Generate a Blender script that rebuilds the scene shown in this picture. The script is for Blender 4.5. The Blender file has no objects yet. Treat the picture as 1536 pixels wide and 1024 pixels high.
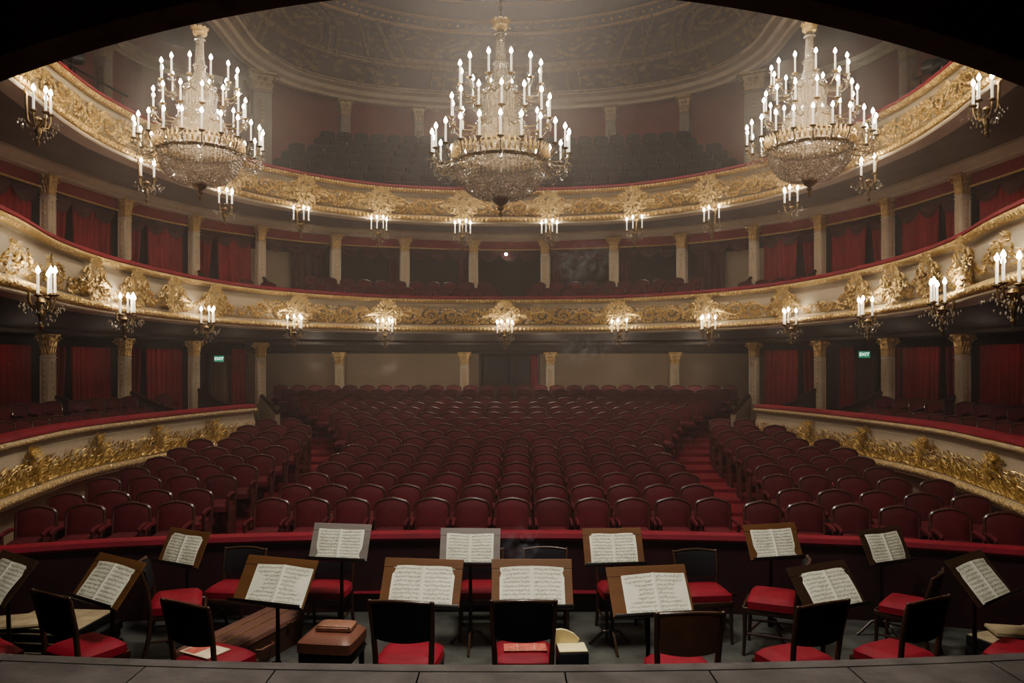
import bpy, bmesh, math, random
import numpy as np
from mathutils import Vector, Matrix

R = random.Random(11)
PI = math.pi
COL = bpy.context.scene.collection
CX, HY, F, ZC = 758.0, 547.0, 1150.0, 2.62      # calibration of the photograph (1536 x 1024)
def PX(x, Y): return (x - CX) / F * Y
def PZ(y, Y): return ZC - (y - HY) / F * Y
ORD = ['first', 'second', 'third', 'fourth', 'fifth', 'sixth', 'seventh', 'eighth', 'ninth', 'tenth', 'eleventh', 'twelfth', 'thirteenth',
       'fourteenth', 'fifteenth', 'sixteenth', 'seventeenth', 'eighteenth', 'nineteenth', 'twentieth', 'twenty-first', 'twenty-second',
       'twenty-third', 'twenty-fourth', 'twenty-fifth', 'twenty-sixth', 'twenty-seventh', 'twenty-eighth']

# ------------------------------------------------------------------ materials
MATS = {}
def mat(name, col, rough=.6, metal=0., var=0., vscale=6., bump=0., bscale=30., sheen=0., emit=None, estr=0., rnd=0., spec=.5, alpha=None, stretch=None, coat=0.):
    m = bpy.data.materials.new(name); m.use_nodes = True
    nt = m.node_tree; N = nt.nodes; L = nt.links
    b = N['Principled BSDF']
    b.inputs['Base Color'].default_value = (*col, 1)
    b.inputs['Roughness'].default_value = rough
    b.inputs['Metallic'].default_value = metal
    b.inputs['Specular IOR Level'].default_value = spec
    if sheen:
        b.inputs['Sheen Weight'].default_value = sheen
        b.inputs['Sheen Roughness'].default_value = .4
        b.inputs['Sheen Tint'].default_value = (min(1, col[0]*3+.1), col[1]*2+.05, col[2]*2+.05, 1)
    if coat: b.inputs['Coat Weight'].default_value = coat
    if emit is not None:
        b.inputs['Emission Color'].default_value = (*emit, 1)
        b.inputs['Emission Strength'].default_value = estr
        m.cycles.emission_sampling = 'NONE'
    if var or bump or rnd:
        tc = N.new('ShaderNodeTexCoord'); mp = N.new('ShaderNodeMapping')
        L.new(tc.outputs['Object'], mp.inputs[0])
        if stretch: mp.inputs['Scale'].default_value = stretch
        if var or rnd:
            nz = N.new('ShaderNodeTexNoise'); nz.inputs['Scale'].default_value = vscale; nz.inputs['Detail'].default_value = 5
            L.new(mp.outputs[0], nz.inputs['Vector'])
            mr = N.new('ShaderNodeMapRange'); mr.inputs[1].default_value = .3; mr.inputs[2].default_value = .7
            mr.inputs[3].default_value = 1 - var; mr.inputs[4].default_value = 1 + var
            L.new(nz.outputs[0], mr.inputs[0])
            val = mr.outputs[0]
            if rnd:
                oi = N.new('ShaderNodeObjectInfo'); m2 = N.new('ShaderNodeMapRange')
                m2.inputs[3].default_value = 1 - rnd; m2.inputs[4].default_value = 1 + rnd
                L.new(oi.outputs['Random'], m2.inputs[0])
                mm = N.new('ShaderNodeMath'); mm.operation = 'MULTIPLY'
                L.new(val, mm.inputs[0]); L.new(m2.outputs[0], mm.inputs[1]); val = mm.outputs[0]
            hs = N.new('ShaderNodeHueSaturation'); hs.inputs['Color'].default_value = (*col, 1)
            L.new(val, hs.inputs['Value']); L.new(hs.outputs[0], b.inputs['Base Color'])
        if bump:
            n2 = N.new('ShaderNodeTexNoise'); n2.inputs['Scale'].default_value = bscale; n2.inputs['Detail'].default_value = 4
            L.new(mp.outputs[0], n2.inputs['Vector'])
            bp = N.new('ShaderNodeBump'); bp.inputs['Strength'].default_value = bump; bp.inputs['Distance'].default_value = .02
            L.new(n2.outputs[0], bp.inputs['Height']); L.new(bp.outputs[0], b.inputs['Normal'])
    MATS[name] = m
    return m

def gilt_mat(name, cream, gold, bumps=.5, scale=38., grough=.36, metal=.7):
    """painted plaster with gilded relief: where the relief stands proud (mesh attribute 'gild') it is gold"""
    m = bpy.data.materials.new(name); m.use_nodes = True
    nt = m.node_tree; N = nt.nodes; L = nt.links; b = N['Principled BSDF']
    at = N.new('ShaderNodeAttribute'); at.attribute_name = 'gild'
    tc = N.new('ShaderNodeTexCoord')
    nz = N.new('ShaderNodeTexNoise'); nz.inputs['Scale'].default_value = scale; nz.inputs['Detail'].default_value = 3
    L.new(tc.outputs['Object'], nz.inputs['Vector'])
    vo = N.new('ShaderNodeTexVoronoi'); vo.inputs['Scale'].default_value = scale * .6
    L.new(tc.outputs['Object'], vo.inputs['Vector'])
    ad = N.new('ShaderNodeMath'); ad.operation = 'ADD'
    sb = N.new('ShaderNodeMath'); sb.operation = 'MULTIPLY_ADD'; sb.inputs[1].default_value = .7; sb.inputs[2].default_value = -.35
    L.new(nz.outputs[0], sb.inputs[0]); L.new(at.outputs['Fac'], ad.inputs[0]); L.new(sb.outputs[0], ad.inputs[1])
    mr = N.new('ShaderNodeMapRange'); mr.inputs[1].default_value = .25; mr.inputs[2].default_value = .55
    L.new(ad.outputs[0], mr.inputs[0])
    mx = N.new('ShaderNodeMix'); mx.data_type = 'RGBA'
    mx.inputs[7].default_value = (*gold, 1)
    pt = N.new('ShaderNodeMapRange'); pt.inputs[1].default_value = -.9; pt.inputs[2].default_value = 0; pt.inputs[3].default_value = 1; pt.inputs[4].default_value = 0
    L.new(at.outputs['Fac'], pt.inputs[0])
    pm = N.new('ShaderNodeMix'); pm.data_type = 'RGBA'; pm.inputs[6].default_value = (*cream, 1); pm.inputs[7].default_value = (.17, .115, .055, 1)  # recesses toned brown: patina and crevice shade put into the colour
    L.new(pt.outputs[0], pm.inputs[0]); L.new(pm.outputs[2], mx.inputs[6])
    L.new(mr.outputs[0], mx.inputs[0]); L.new(mx.outputs[2], b.inputs['Base Color'])
    me = N.new('ShaderNodeMath'); me.operation = 'MULTIPLY'; me.inputs[1].default_value = metal
    L.new(mr.outputs[0], me.inputs[0]); L.new(me.outputs[0], b.inputs['Metallic'])
    ro = N.new('ShaderNodeMapRange'); ro.inputs[3].default_value = .6; ro.inputs[4].default_value = grough
    L.new(mr.outputs[0], ro.inputs[0]); L.new(ro.outputs[0], b.inputs['Roughness'])
    bh = N.new('ShaderNodeMath'); bh.operation = 'MULTIPLY'
    av = N.new('ShaderNodeMath'); av.operation = 'ADD'
    L.new(nz.outputs[0], av.inputs[0]); L.new(vo.outputs['Distance'], av.inputs[1])
    L.new(av.outputs[0], bh.inputs[0]); L.new(mr.outputs[0], bh.inputs[1])
    bp = N.new('ShaderNodeBump'); bp.inputs['Strength'].default_value = bumps; bp.inputs['Distance'].default_value = .03
    L.new(bh.outputs[0], bp.inputs['Height']); L.new(bp.outputs[0], b.inputs['Normal'])
    MATS[name] = m
    return m

CREAM = (.50, .41, .29); GOLD = (.80, .56, .23)
velvet = mat('seat velvet', (.105, .0035, .010), .75, var=.25, vscale=5, bump=.15, bscale=60, sheen=.08, rnd=.18)
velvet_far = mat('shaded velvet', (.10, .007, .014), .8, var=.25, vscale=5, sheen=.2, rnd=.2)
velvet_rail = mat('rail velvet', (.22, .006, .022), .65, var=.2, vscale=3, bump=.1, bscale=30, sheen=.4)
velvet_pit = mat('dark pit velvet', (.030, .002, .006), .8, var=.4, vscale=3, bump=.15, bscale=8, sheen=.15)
red_pad = mat('red chair upholstery', (.23, .006, .020), .7, var=.12, vscale=9, bump=.1, bscale=80, sheen=.3, rnd=.08)
carpet = mat('red carpet', (.21, .008, .02), .95, var=.35, vscale=14, bump=.3, bscale=90)
curtain_m = mat('red curtain cloth', (.25, .012, .022), .85, var=.2, vscale=2, sheen=.3)
pelmet_m = mat('red pelmet cloth', (.26, .036, .038), .85, var=.15, vscale=3)
swag_m = mat('dark red swag cloth', (.055, .012, .012), .9, var=.3, vscale=4)
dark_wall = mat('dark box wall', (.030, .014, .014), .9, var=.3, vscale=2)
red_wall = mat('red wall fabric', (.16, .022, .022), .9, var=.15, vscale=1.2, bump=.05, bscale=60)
cream = mat('cream paint', CREAM, .55, var=.08, vscale=3, bump=.06, bscale=20)
beige = mat('beige wall paint', (.36, .29, .20), .75, var=.12, vscale=.8, bump=.08, bscale=6)
beige_dim = mat('beige back wall paint', (.34, .26, .175), .75, var=.1, vscale=.7, bump=.08, bscale=6)
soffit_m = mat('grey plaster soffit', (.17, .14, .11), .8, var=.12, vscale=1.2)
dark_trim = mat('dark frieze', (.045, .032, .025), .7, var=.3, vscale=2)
gold_m = mat('gilding', (.74, .53, .24), .36, .75, var=.25, vscale=30, bump=.5, bscale=55)
leaf_gold = mat('bright leaf gilding', (.66, .45, .17), .38, .5, var=.3, vscale=20)
column_dim = mat('shaded column paint', (.24, .20, .155), .6, var=.06, vscale=3)  # darker column paint and gilding: the gallery's dimness is in the colour
column_dim_gold = mat('shaded column gilding', (.36, .27, .14), .5, .4, var=.25, vscale=30)
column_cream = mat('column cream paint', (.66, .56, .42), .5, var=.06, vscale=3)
brass = mat('aged brass', (.24, .16, .07), .4, 1., var=.3, vscale=20)
gilt = gilt_mat('gilded relief on cream', CREAM, GOLD)
gilt_col = gilt_mat('gilded relief on columns', (.62, .52, .38), (.78, .56, .25), .4, 46., .36, .6)
gilt_band = gilt_mat('gilded relief on tan', (.30, .22, .12), (.74, .50, .19), .7, 34., .36, .7)
gilt_dim = gilt_mat('shaded gilded relief', (.22, .185, .14), (.32, .24, .13), .4, 30., .45, .4)  # darker copy of the column relief, dimness painted in
gilt_white = gilt_mat('gilded relief on pale plaster', (.44, .36, .26), (.80, .54, .20), .6, 34.)
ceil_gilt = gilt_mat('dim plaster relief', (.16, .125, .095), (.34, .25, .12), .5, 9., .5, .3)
wood = mat('dark stained wood', (.048, .021, .011), .38, var=.35, vscale=6, bump=.1, bscale=20, stretch=(1, 1, .15), coat=.2)
seat_wood = mat('seat frame wood', (.085, .028, .024), .35, var=.3, vscale=9, coat=.25, rnd=.15)
black_wood = mat('blackened wood', (.010, .007, .006), .4, var=.3, vscale=8)
desk_wood = mat('brown desk wood', (.175, .080, .032), .5, var=.18, vscale=7, bump=.08, bscale=30, stretch=(.2, 1, 1))
desk_sheen = mat('sheen-greyed desk wood', (.26, .22, .20), .55, var=.15, vscale=7, bump=.08, bscale=30, stretch=(.2, 1, 1))  # desk wood turned grey: reflected light put into the base colour
desk_dark = mat('dark desk wood', (.060, .030, .017), .5, var=.2, vscale=7, stretch=(.2, 1, 1))
chair_brown = mat('brown chair back wood', (.13, .058, .034), .45, var=.2, vscale=6)
black_cloth = mat('black upholstery', (.006, .006, .009), .75, var=.2, vscale=9)
paper = mat('ivory paper', (.88, .86, .71), .8, var=.05, vscale=7)
ink = mat('printed ink', (.34, .32, .26), .8)
wax = mat('glowing candle wax', (.85, .80, .68), .5, emit=(1, .88, .68), estr=.65)  # wax emits a little itself, standing in for flame light shining through
flame_m = mat('candle flame', (1, .9, .7), .5, emit=(1, .90, .70), estr=42.)
crystal = mat('crystal beads', (.50, .42, .32), .10, 0., var=.3, vscale=60, spec=1., coat=1.)
crystal.node_tree.nodes['Principled BSDF'].inputs['Transmission Weight'].default_value = .25
stage_m = mat('black stage boards', (.088, .078, .074), .55, var=.35, vscale=5, bump=.2, bscale=18)
pit_floor_m = mat('worn pit floor', (.078, .080, .072), .6, var=.4, vscale=3.5, bump=.3, bscale=12)
arch_m = mat('black arch plaster', (.035, .018, .014), .9, var=.3, vscale=4)
arch_in = mat('brown arch soffit', (.08, .045, .034), .8, var=.3, vscale=4)
leather = mat('brown leather', (.16, .062, .040), .45, var=.1, vscale=9, bump=.2, bscale=50)
leather_tan = mat('tan leather', (.26, .12, .075), .5, var=.25, vscale=9, bump=.2, bscale=50)
black_case = mat('black case board', (.012, .012, .014), .45, var=.3, vscale=9)
kraft = mat('aged folder paper', (.34, .27, .17), .8, var=.25, vscale=7)
cream_lining = mat('cream lining', (.75, .64, .36), .8, var=.1, vscale=7)
booklet_m = mat('red printed booklet', (.50, .13, .10), .7, var=.35, vscale=22)
sign_green = mat('exit sign green', (.02, .25, .15), .5, emit=(.08, .50, .32), estr=.28)
sign_white = mat('exit sign letters', (.8, .9, .85), .5, emit=(.7, 1., .85), estr=1.3)
door_wood = mat('brown door wood', (.17, .10, .06), .5, var=.25, vscale=4, stretch=(1, 1, .2))
metal_dark = mat('black metal', (.012, .012, .013), .4, .6)
lamp_m = mat('small lamp glow', (1, 1, 1), .5, emit=(1, .95, .85), estr=25.)

# glass shell of the chandelier bowls
def shell_mat(name, base, f0, f1):
    m = bpy.data.materials.new(name); m.use_nodes = True
    nt = m.node_tree; N = nt.nodes; L = nt.links; b = N['Principled BSDF']
    b.inputs['Base Color'].default_value = (*base, 1); b.inputs['Roughness'].default_value = .15
    b.inputs['Coat Weight'].default_value = .5
    tc = N.new('ShaderNodeTexCoord'); vo = N.new('ShaderNodeTexVoronoi'); vo.inputs['Scale'].default_value = 24
    L.new(tc.outputs['Object'], vo.inputs['Vector'])
    bp = N.new('ShaderNodeBump'); bp.inputs['Strength'].default_value = .8
    L.new(vo.outputs['Distance'], bp.inputs['Height']); L.new(bp.outputs[0], b.inputs['Normal'])
    tr = N.new('ShaderNodeBsdfTransparent'); mx = N.new('ShaderNodeMixShader')
    mr = N.new('ShaderNodeMapRange'); mr.inputs[1].default_value = 0; mr.inputs[2].default_value = .6; mr.inputs[3].default_value = f0; mr.inputs[4].default_value = f1
    L.new(vo.outputs['Distance'], mr.inputs[0]); L.new(mr.outputs[0], mx.inputs[0])
    L.new(tr.outputs[0], mx.inputs[1]); L.new(b.outputs[0], mx.inputs[2])
    L.new(mx.outputs[0], N['Material Output'].inputs[0])
    return m
bowl_glass = shell_mat('crystal bowl glass', (.20, .15, .11), .97, .72); tent_glass = shell_mat('crystal tent glass', (.55, .43, .28), .95, .55)
bowl_crystal = mat('bowl crystal beads', (.26, .21, .16), .08, 0., var=.4, vscale=60, spec=1., coat=1.)

# ------------------------------------------------------------------ mesh collector
class M:
    def __init__(s): s.v = []; s.f = []; s.mi = []; s.g = {}
    def add(s, vs, fs, mi=0, mt=None):
        b = len(s.v)
        s.v.extend([tuple(mt @ Vector(p)) for p in vs] if mt is not None else [tuple(p) for p in vs])
        s.f.extend([tuple(b + i for i in f) for f in fs]); s.mi.extend([mi] * len(fs))
        return s
    def box(s, c, d, bev=0., mi=0, mt=None, seg=2):
        bm = bmesh.new(); bmesh.ops.create_cube(bm, size=1)
        for v in bm.verts: v.co = Vector((v.co.x*d[0], v.co.y*d[1], v.co.z*d[2])) + Vector(c)
        if bev > 0: bmesh.ops.bevel(bm, geom=bm.edges[:], offset=min(bev, min(d)*.49), segments=seg, profile=.5, affect='EDGES')
        bm.verts.index_update()
        s.add([v.co.copy() for v in bm.verts], [[v.index for v in f.verts] for f in bm.faces], mi, mt); bm.free()
        return s
    def grid(s, fn, nu, nv, mi=0, mt=None, wrap=False):
        vs = [fn(i / (nu - (0 if wrap else 1)), j / (nv - 1)) for j in range(nv) for i in range(nu)]
        fs = []
        for j in range(nv - 1):
            for i in range(nu if wrap else nu - 1):
                k = (i + 1) % nu
                fs.append((j*nu+i, j*nu+k, (j+1)*nu+k, (j+1)*nu+i))
        return s.add(vs, fs, mi, mt)
    def lathe(s, prof, n=16, mi=0, mt=None, c=(0, 0, 0)):
        vs = [(c[0]+r*math.cos(2*PI*i/n), c[1]+r*math.sin(2*PI*i/n), c[2]+z) for r, z in prof for i in range(n)]
        fs = [(j*n+i, j*n+(i+1) % n, (j+1)*n+(i+1) % n, (j+1)*n+i) for j in range(len(prof)-1) for i in range(n)]
        return s.add(vs, fs, mi, mt)
    def tube(s, pts, rad, n=6, mi=0, mt=None, closed=False, flat=1.):
        P = [Vector(p) for p in pts]; k = len(P); vs = []; fs = []
        rr = rad if isinstance(rad, (list, tuple)) else [rad]*k
        t0 = (P[1]-P[0]).normalized(); up = Vector((0, 0, 1)) if abs(t0.z) < .9 else Vector((0, 1, 0))
        nrm = t0.cross(up).normalized()
        for i in range(k):
            if closed: t = (P[(i+1) % k]-P[i-1])
            else: t = P[min(i+1, k-1)]-P[max(i-1, 0)]
            t.normalize(); nrm = (nrm - t*nrm.dot(t)).normalized(); bn = t.cross(nrm)
            for a in range(n):
                an = 2*PI*a/n + PI/n
                vs.append(P[i] + nrm*math.cos(an)*rr[i] + bn*math.sin(an)*rr[i]*flat)
        for i in range(k if closed else k-1):
            j = (i+1) % k
            for a in range(n): fs.append((i*n+a, i*n+(a+1) % n, j*n+(a+1) % n, j*n+a))
        if not closed:
            fs.append(tuple(range(n-1, -1, -1))); fs.append(tuple((k-1)*n+a for a in range(n)))
        return s.add(vs, fs, mi, mt)
    def octa(s, c, r, h=None, mi=0, mt=None):
        h = h or r; x, y, z = c
        return s.add([(x+r, y, z), (x, y+r, z), (x-r, y, z), (x, y-r, z), (x, y, z+h), (x, y, z-h)],
                     [(0, 1, 4), (1, 2, 4), (2, 3, 4), (3, 0, 4), (1, 0, 5), (2, 1, 5), (3, 2, 5), (0, 3, 5)], mi, mt)
    def blob(s, c, r, n=8, mi=0, mt=None):
        r = r if isinstance(r, (tuple, list)) else (r, r, r)
        def fn(u, v):
            a = 2*PI*u; b = -PI/2 + PI*v
            return (c[0]+r[0]*math.cos(a)*math.cos(b), c[1]+r[1]*math.sin(a)*math.cos(b), c[2]+r[2]*math.sin(b))
        return s.grid(fn, n, max(4, n//2+2), mi, mt, wrap=True)
    def prism(s, out, d, mi=0, mt=None):
        """outline in xz, thickness d along +y"""
        n = len(out)
        vs = [(x, 0, z) for x, z in out] + [(x, d, z) for x, z in out]
        fs = [tuple(range(n)), tuple(range(2*n-1, n-1, -1))] + [(i, i+n, (i+1) % n+n, (i+1) % n) for i in range(n)]
        return s.add(vs, fs, mi, mt)
    def merge(s, o, mt, mis=None):
        b = len(s.v); s.v.extend([tuple(mt @ Vector(p)) for p in o.v])
        s.f.extend([tuple(b+i for i in f) for f in o.f]); s.mi.extend([(mis if mis is not None else 0)]*len(o.f))
        return s
    def mesh(s, name, mats, smooth=True, angle=40, gild=None, fix=True):
        me = bpy.data.meshes.new(name); me.from_pydata(s.v, [], s.f)
        ms = mats if isinstance(mats, (list, tuple)) else [mats]
        for m in ms: me.materials.append(m)
        if len(ms) > 1: me.polygons.foreach_set('material_index', s.mi)
        if fix:
            bm = bmesh.new(); bm.from_mesh(me); bmesh.ops.recalc_face_normals(bm, faces=bm.faces[:]); bm.to_mesh(me); bm.free()
        if smooth:
            me.polygons.foreach_set('use_smooth', [True]*len(me.polygons)); me.set_sharp_from_angle(angle=math.radians(angle))
        if gild is not None:
            at = me.attributes.new('gild', 'FLOAT', 'POINT'); at.data.foreach_set('value', gild)
        return me
    def build(s, name, mats, parent=None, **k):
        return link(name, s.mesh(name, mats, **k), parent)

def link(name, me, parent=None, loc=None, rotz=None):
    o = bpy.data.objects.new(name, me); COL.objects.link(o)
    if parent is not None: o.parent = parent
    if loc is not None: o.location = loc
    if rotz is not None: o.rotation_euler = (0, 0, rotz)
    return o
def tag(o, label, cat, group=None, kind=None):
    o['label'] = label; o['category'] = cat
    if group: o['group'] = group
    if kind: o['kind'] = kind
    return o
def thing(name, label, cat, loc=(0, 0, 0), rotz=0, group=None, scale=None, kind=None):
    o = bpy.data.objects.new(name, None); COL.objects.link(o); o.empty_display_size = .1
    o.location = loc; o.rotation_euler = (0, 0, rotz)
    if scale: o.scale = (scale,)*3
    return tag(o, label, cat, group, kind)
KIDS = {}
def kids(o):
    return [c for c in COL.objects if c.parent == o]
def tree(o):
    """remember the parts of a thing so that copies are quick"""
    return [(c, [(g, []) for g in kids(c)]) for c in kids(o)]
def dup(root, parts, loc, rotz, label, group=None, scale=None):
    r = root.copy(); COL.objects.link(r); r.location = loc; r.rotation_euler = (0, 0, rotz); r['label'] = label
    if group: r['group'] = group
    if scale: r.scale = (scale,)*3
    def rec(lst, par):
        for o, sub in lst:
            c = o.copy(); COL.objects.link(c); c.parent = par
            rec(sub, c)
    rec(parts, r)
    return r
def structure(name, m, mats, label, cat, **k):
    o = m.build(name, mats, None, **k); tag(o, label, cat, kind='structure'); return o

# ------------------------------------------------------------------ plan curves
class Plan:
    def __init__(s, half, full=True):
        pts = [(-x, y) for x, y in half]
        if full: pts += [(x, y) for x, y in reversed(half[:-1])]
        P = np.array(pts, float); Q = np.vstack([2*P[0]-P[1], P, 2*P[-1]-P[-2]])
        out = []
        for i in range(1, len(Q)-2):
            for t in np.linspace(0, 1, 40, endpoint=False):
                a, b, c, d = Q[i-1], Q[i], Q[i+1], Q[i+2]
                out.append(.5*((2*b)+(-a+c)*t+(2*a-5*b+4*c-d)*t*t+(-a+3*b-3*c+d)*t**3))
        out.append(P[-1]); s.p = np.array(out)
        dd = np.hypot(*np.diff(s.p, axis=0).T); s.s = np.concatenate([[0], np.cumsum(dd)]); s.len = s.s[-1]
    def at(s, q, off=0.):
        q = min(max(q, 0), s.len)
        x = np.interp(q, s.s, s.p[:, 0]); y = np.interp(q, s.s, s.p[:, 1])
        e = .05; q0, q1 = max(q-e, 0), min(q+e, s.len)
        tx = np.interp(q1, s.s, s.p[:, 0])-np.interp(q0, s.s, s.p[:, 0]); ty = np.interp(q1, s.s, s.p[:, 1])-np.interp(q0, s.s, s.p[:, 1])
        l = math.hypot(tx, ty); nx, ny = -ty/l, tx/l
        return Vector((x+nx*off, y+ny*off)), Vector((nx, ny))
    def hit(s, px, off=0.):
        """arc position seen in the photo's column px, for the curve moved outward by off"""
        tgt = (px-CX)/F; lo, hi = 0., s.len
        for _ in range(50):
            m = (lo+hi)/2; p, _n = s.at(m, off)
            if p.x/max(p.y, .1) < tgt: lo = m
            else: hi = m
        return (lo+hi)/2
    def samples(s, ds, off=0., q0=0., q1=None):
        q1 = s.len if q1 is None else q1; n = max(2, int(round((q1-q0)/ds))+1)
        return [s.at(q, off) + (q,) for q in np.linspace(q0, q1, n)]

TIER1 = Plan([(5.3, 6.4), (5.62, 7.6), (5.98, 9.2), (6.5, 11), (6.72, 13), (6.5, 15.7), (5.6, 18.1), (3.2, 20.2), (0, 20.7)])
TIER2 = Plan([(6.0, 6.6), (6.25, 8), (6.55, 9.95), (6.83, 11.6), (6.87, 13.3), (6.4, 15.7), (5.4, 17.7), (3.1, 19.5), (0, 20)])
COLL = Plan([(9.3, 5.5), (9.3, 8), (9.25, 11), (9.15, 13.1), (8.97, 15.04), (8.59, 17.3), (7.8, 19.2), (6.6, 20.7), (4.87, 22), (2.97, 22.6), (.96, 23), (0, 23.05)])
PARA = Plan([(5.9, 7.2), (6.2, 8.4), (6.57, 10), (6.92, 12.15), (6.8, 14), (6.48, 16), (5.95, 18)], full=False)
PARB = None
GWALL = Plan([(10.4, 5.5), (10.4, 10), (10.4, 14), (10.35, 17), (9.96, 20.2), (9.2, 21.6), (7.28, 23.4), (4, 25), (0, 25.5)])
CORN = Plan([(7.3, 8), (7.3, 14), (7.3, 19), (7.25, 21.5), (6.3, 23.5), (4, 24.9), (0, 25.5)])

def sweep(plan, prof, ds=.25, q0=0., q1=None, m=None, mi=0, close=True, rise=None):
    m = m or M(); S = plan.samples(ds, 0., q0, q1); k = len(prof); vs = []; fs = []
    for p, n, q in S:
        dz = rise(q) if rise else 0
        for o, z in prof: vs.append((p.x+n.x*o, p.y+n.y*o, z+dz))
    for i in range(len(S)-1):
        for j in range(k if close else k-1):
            jj = (j+1) % k
            fs.append((i*k+j, (i+1)*k+j, (i+1)*k+jj, i*k+jj))
    if close: fs.append(tuple(range(k))); fs.append(tuple(len(S)*k-1-j for j in range(k)))
    return m.add(vs, fs, mi)

def loft(rows, n=120, m=None, mi=0):
    """rows of (plan, off, z): one smooth skin through them"""
    m = m or M(); vs = []; fs = []
    for plan, off, z in rows:
        for i in range(n):
            p, _ = plan.at(plan.len*i/(n-1), off); vs.append((p.x, p.y, z))
    for j in range(len(rows)-1):
        for i in range(n-1): fs.append((j*n+i, j*n+i+1, (j+1)*n+i+1, (j+1)*n+i))
    return m.add(vs, fs, mi)

def relief(plan, prof, ds, dv, fn, q0=0., q1=None):
    """sweep a profile finely, push the surface out by fn(u, v) -> (height, gild)"""
    S = plan.samples(ds, 0., q0, q1)
    P = np.array(prof, float); d = np.concatenate([[0], np.cumsum(np.hypot(*np.diff(P, axis=0).T))])
    k = max(3, int(d[-1]/dv)+1); vv = np.linspace(0, d[-1], k)
    o = np.interp(vv, d, P[:, 0]); z = np.interp(vv, d, P[:, 1])
    do = np.gradient(o, vv); dz = np.gradient(z, vv); no, nz = -dz, do    # profile normal towards the interior
    l = np.hypot(no, nz); no /= l; nz /= l
    X = np.array([s[0].x for s in S]); Y = np.array([s[0].y for s in S]); NX = np.array([s[1].x for s in S]); NY = np.array([s[1].y for s in S]); U = np.array([s[2] for s in S])
    uu, v2 = np.meshgrid(U, vv/d[-1], indexing='ij')
    h, g = fn(uu, v2, d[-1])
    oo = o[None, :] + h*no[None, :]; zz = z[None, :] + h*nz[None, :]
    V = np.stack([X[:, None]+NX[:, None]*oo, Y[:, None]+NY[:, None]*oo, zz], -1).reshape(-1, 3)
    m = M(); a = np.arange(len(S)-1)[:, None]*k + np.arange(k-1)[None, :]
    fs = np.stack([a, a+k, a+k+1, a+1], -1).reshape(-1, 4)
    m.v = [tuple(x) for x in V.tolist()]; m.f = [tuple(x) for x in fs.tolist()]; m.mi = [0]*len(m.f)
    return m, g.reshape(-1).tolist()

def scrolls(P, A, dens=1., low=0., allow=None):
    """acanthus scrollwork: alternating spirals of leaves with leafy infill; low > 0 gathers the gilding at the foot"""
    def fn(u, v, H):
        k = np.floor(u/P); cu = (u/P-k-.5)*P; sg = np.where(k % 2 == 0, 1., -1.)
        cv = (v-.5)*H - sg*.06*H
        r = np.hypot(cu, cv); th = np.arctan2(cv, cu)*sg
        Rr = min(P*.52, H*.56)
        arm = np.cos(2*th - 7.5*np.log(r/Rr+.10))
        leaf = np.cos(11*th + 9*np.log(r/Rr+.1))
        env = np.exp(-(r/Rr)**4)
        sp = env*(np.clip(.6*arm+.45*leaf+.1, 0, 1.2))
        fill = np.sin(u*23+3*np.sin(v*7))*np.sin(v*H*38+2*np.sin(u*11)) + .5*np.sin(u*51+v*17)*np.sin(v*H*71-u*9)
        fl = (1-env)*np.clip(fill*.7+.05, 0, 1)
        vine = np.exp(-(((v-.5)*H - .22*H*np.sin(PI*u/P))/.022)**2)*.7
        h = np.maximum(np.maximum(sp, fl), vine)
        edge = np.clip(np.minimum(v, 1-v)*9, 0, 1)
        w = np.ones_like(v) if not low else np.clip((low-v)/.30, 0, 1)
        if allow is not None: al_ = allow(u[:, 0])[:, None]; w = w*np.clip((al_-v)*9+.5, 0, 1)
        h = h*edge*w
        g = np.clip(h*1.6*dens + (0 if not low else .75*np.clip((low-.18-v)*4, 0, 1)*(.4+.6*np.clip(fill, 0, 1))), 0, 1)
        if allow is not None: g = g-np.clip((al_-1.03)*20, 0, 1)*edge*np.clip(.42-g, 0, 1)*2.4
        return h*A, g
    return fn
def beads(P, A, g0=.55):
    def fn(u, v, H):
        a = np.abs(np.sin(PI*u/P))*np.sin(PI*v); b = .5*np.abs(np.sin(2*PI*u/P+1.3))*np.sin(2*PI*v)**2
        h = np.maximum(a, b)
        return h*A, np.clip(g0+.6*h-.15, 0, 1)
    return fn

# ------------------------------------------------------------------ setting
def fz(i): return .0 if i <= 0 else .046*i+.0015*i*i
ROWD = [9.9+.82*i for i in range(17)]
def floor_at(y):
    i = int(math.floor((y-9.9+.56)/.82)); return fz(max(0, min(i, 17)))-.02
m = M(); ys = [8.85]+[9.9+.82*i-.56 for i in range(1, 18)]+[24.6]
vs = []
for j in range(len(ys)-1):
    z = fz(j)-.02; vs += [(ys[j], z), (ys[j+1], z)]
n = len(vs); vv = [(-7.9, y, z) for y, z in vs]+[(7.9, y, z) for y, z in vs]
m.add(vv, [(i, i+1, n+i+1, n+i) for i in range(n-1)])
structure('floor', m, carpet, 'red carpeted stalls floor rising in shallow steps', 'floor', smooth=False)

m = M(); m.box((0, 6.4, -.31), (17, 6.2, .1))
structure('floor_pit', m, pit_floor_m, 'worn grey wooden floor of the orchestra pit', 'floor', smooth=False)
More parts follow.
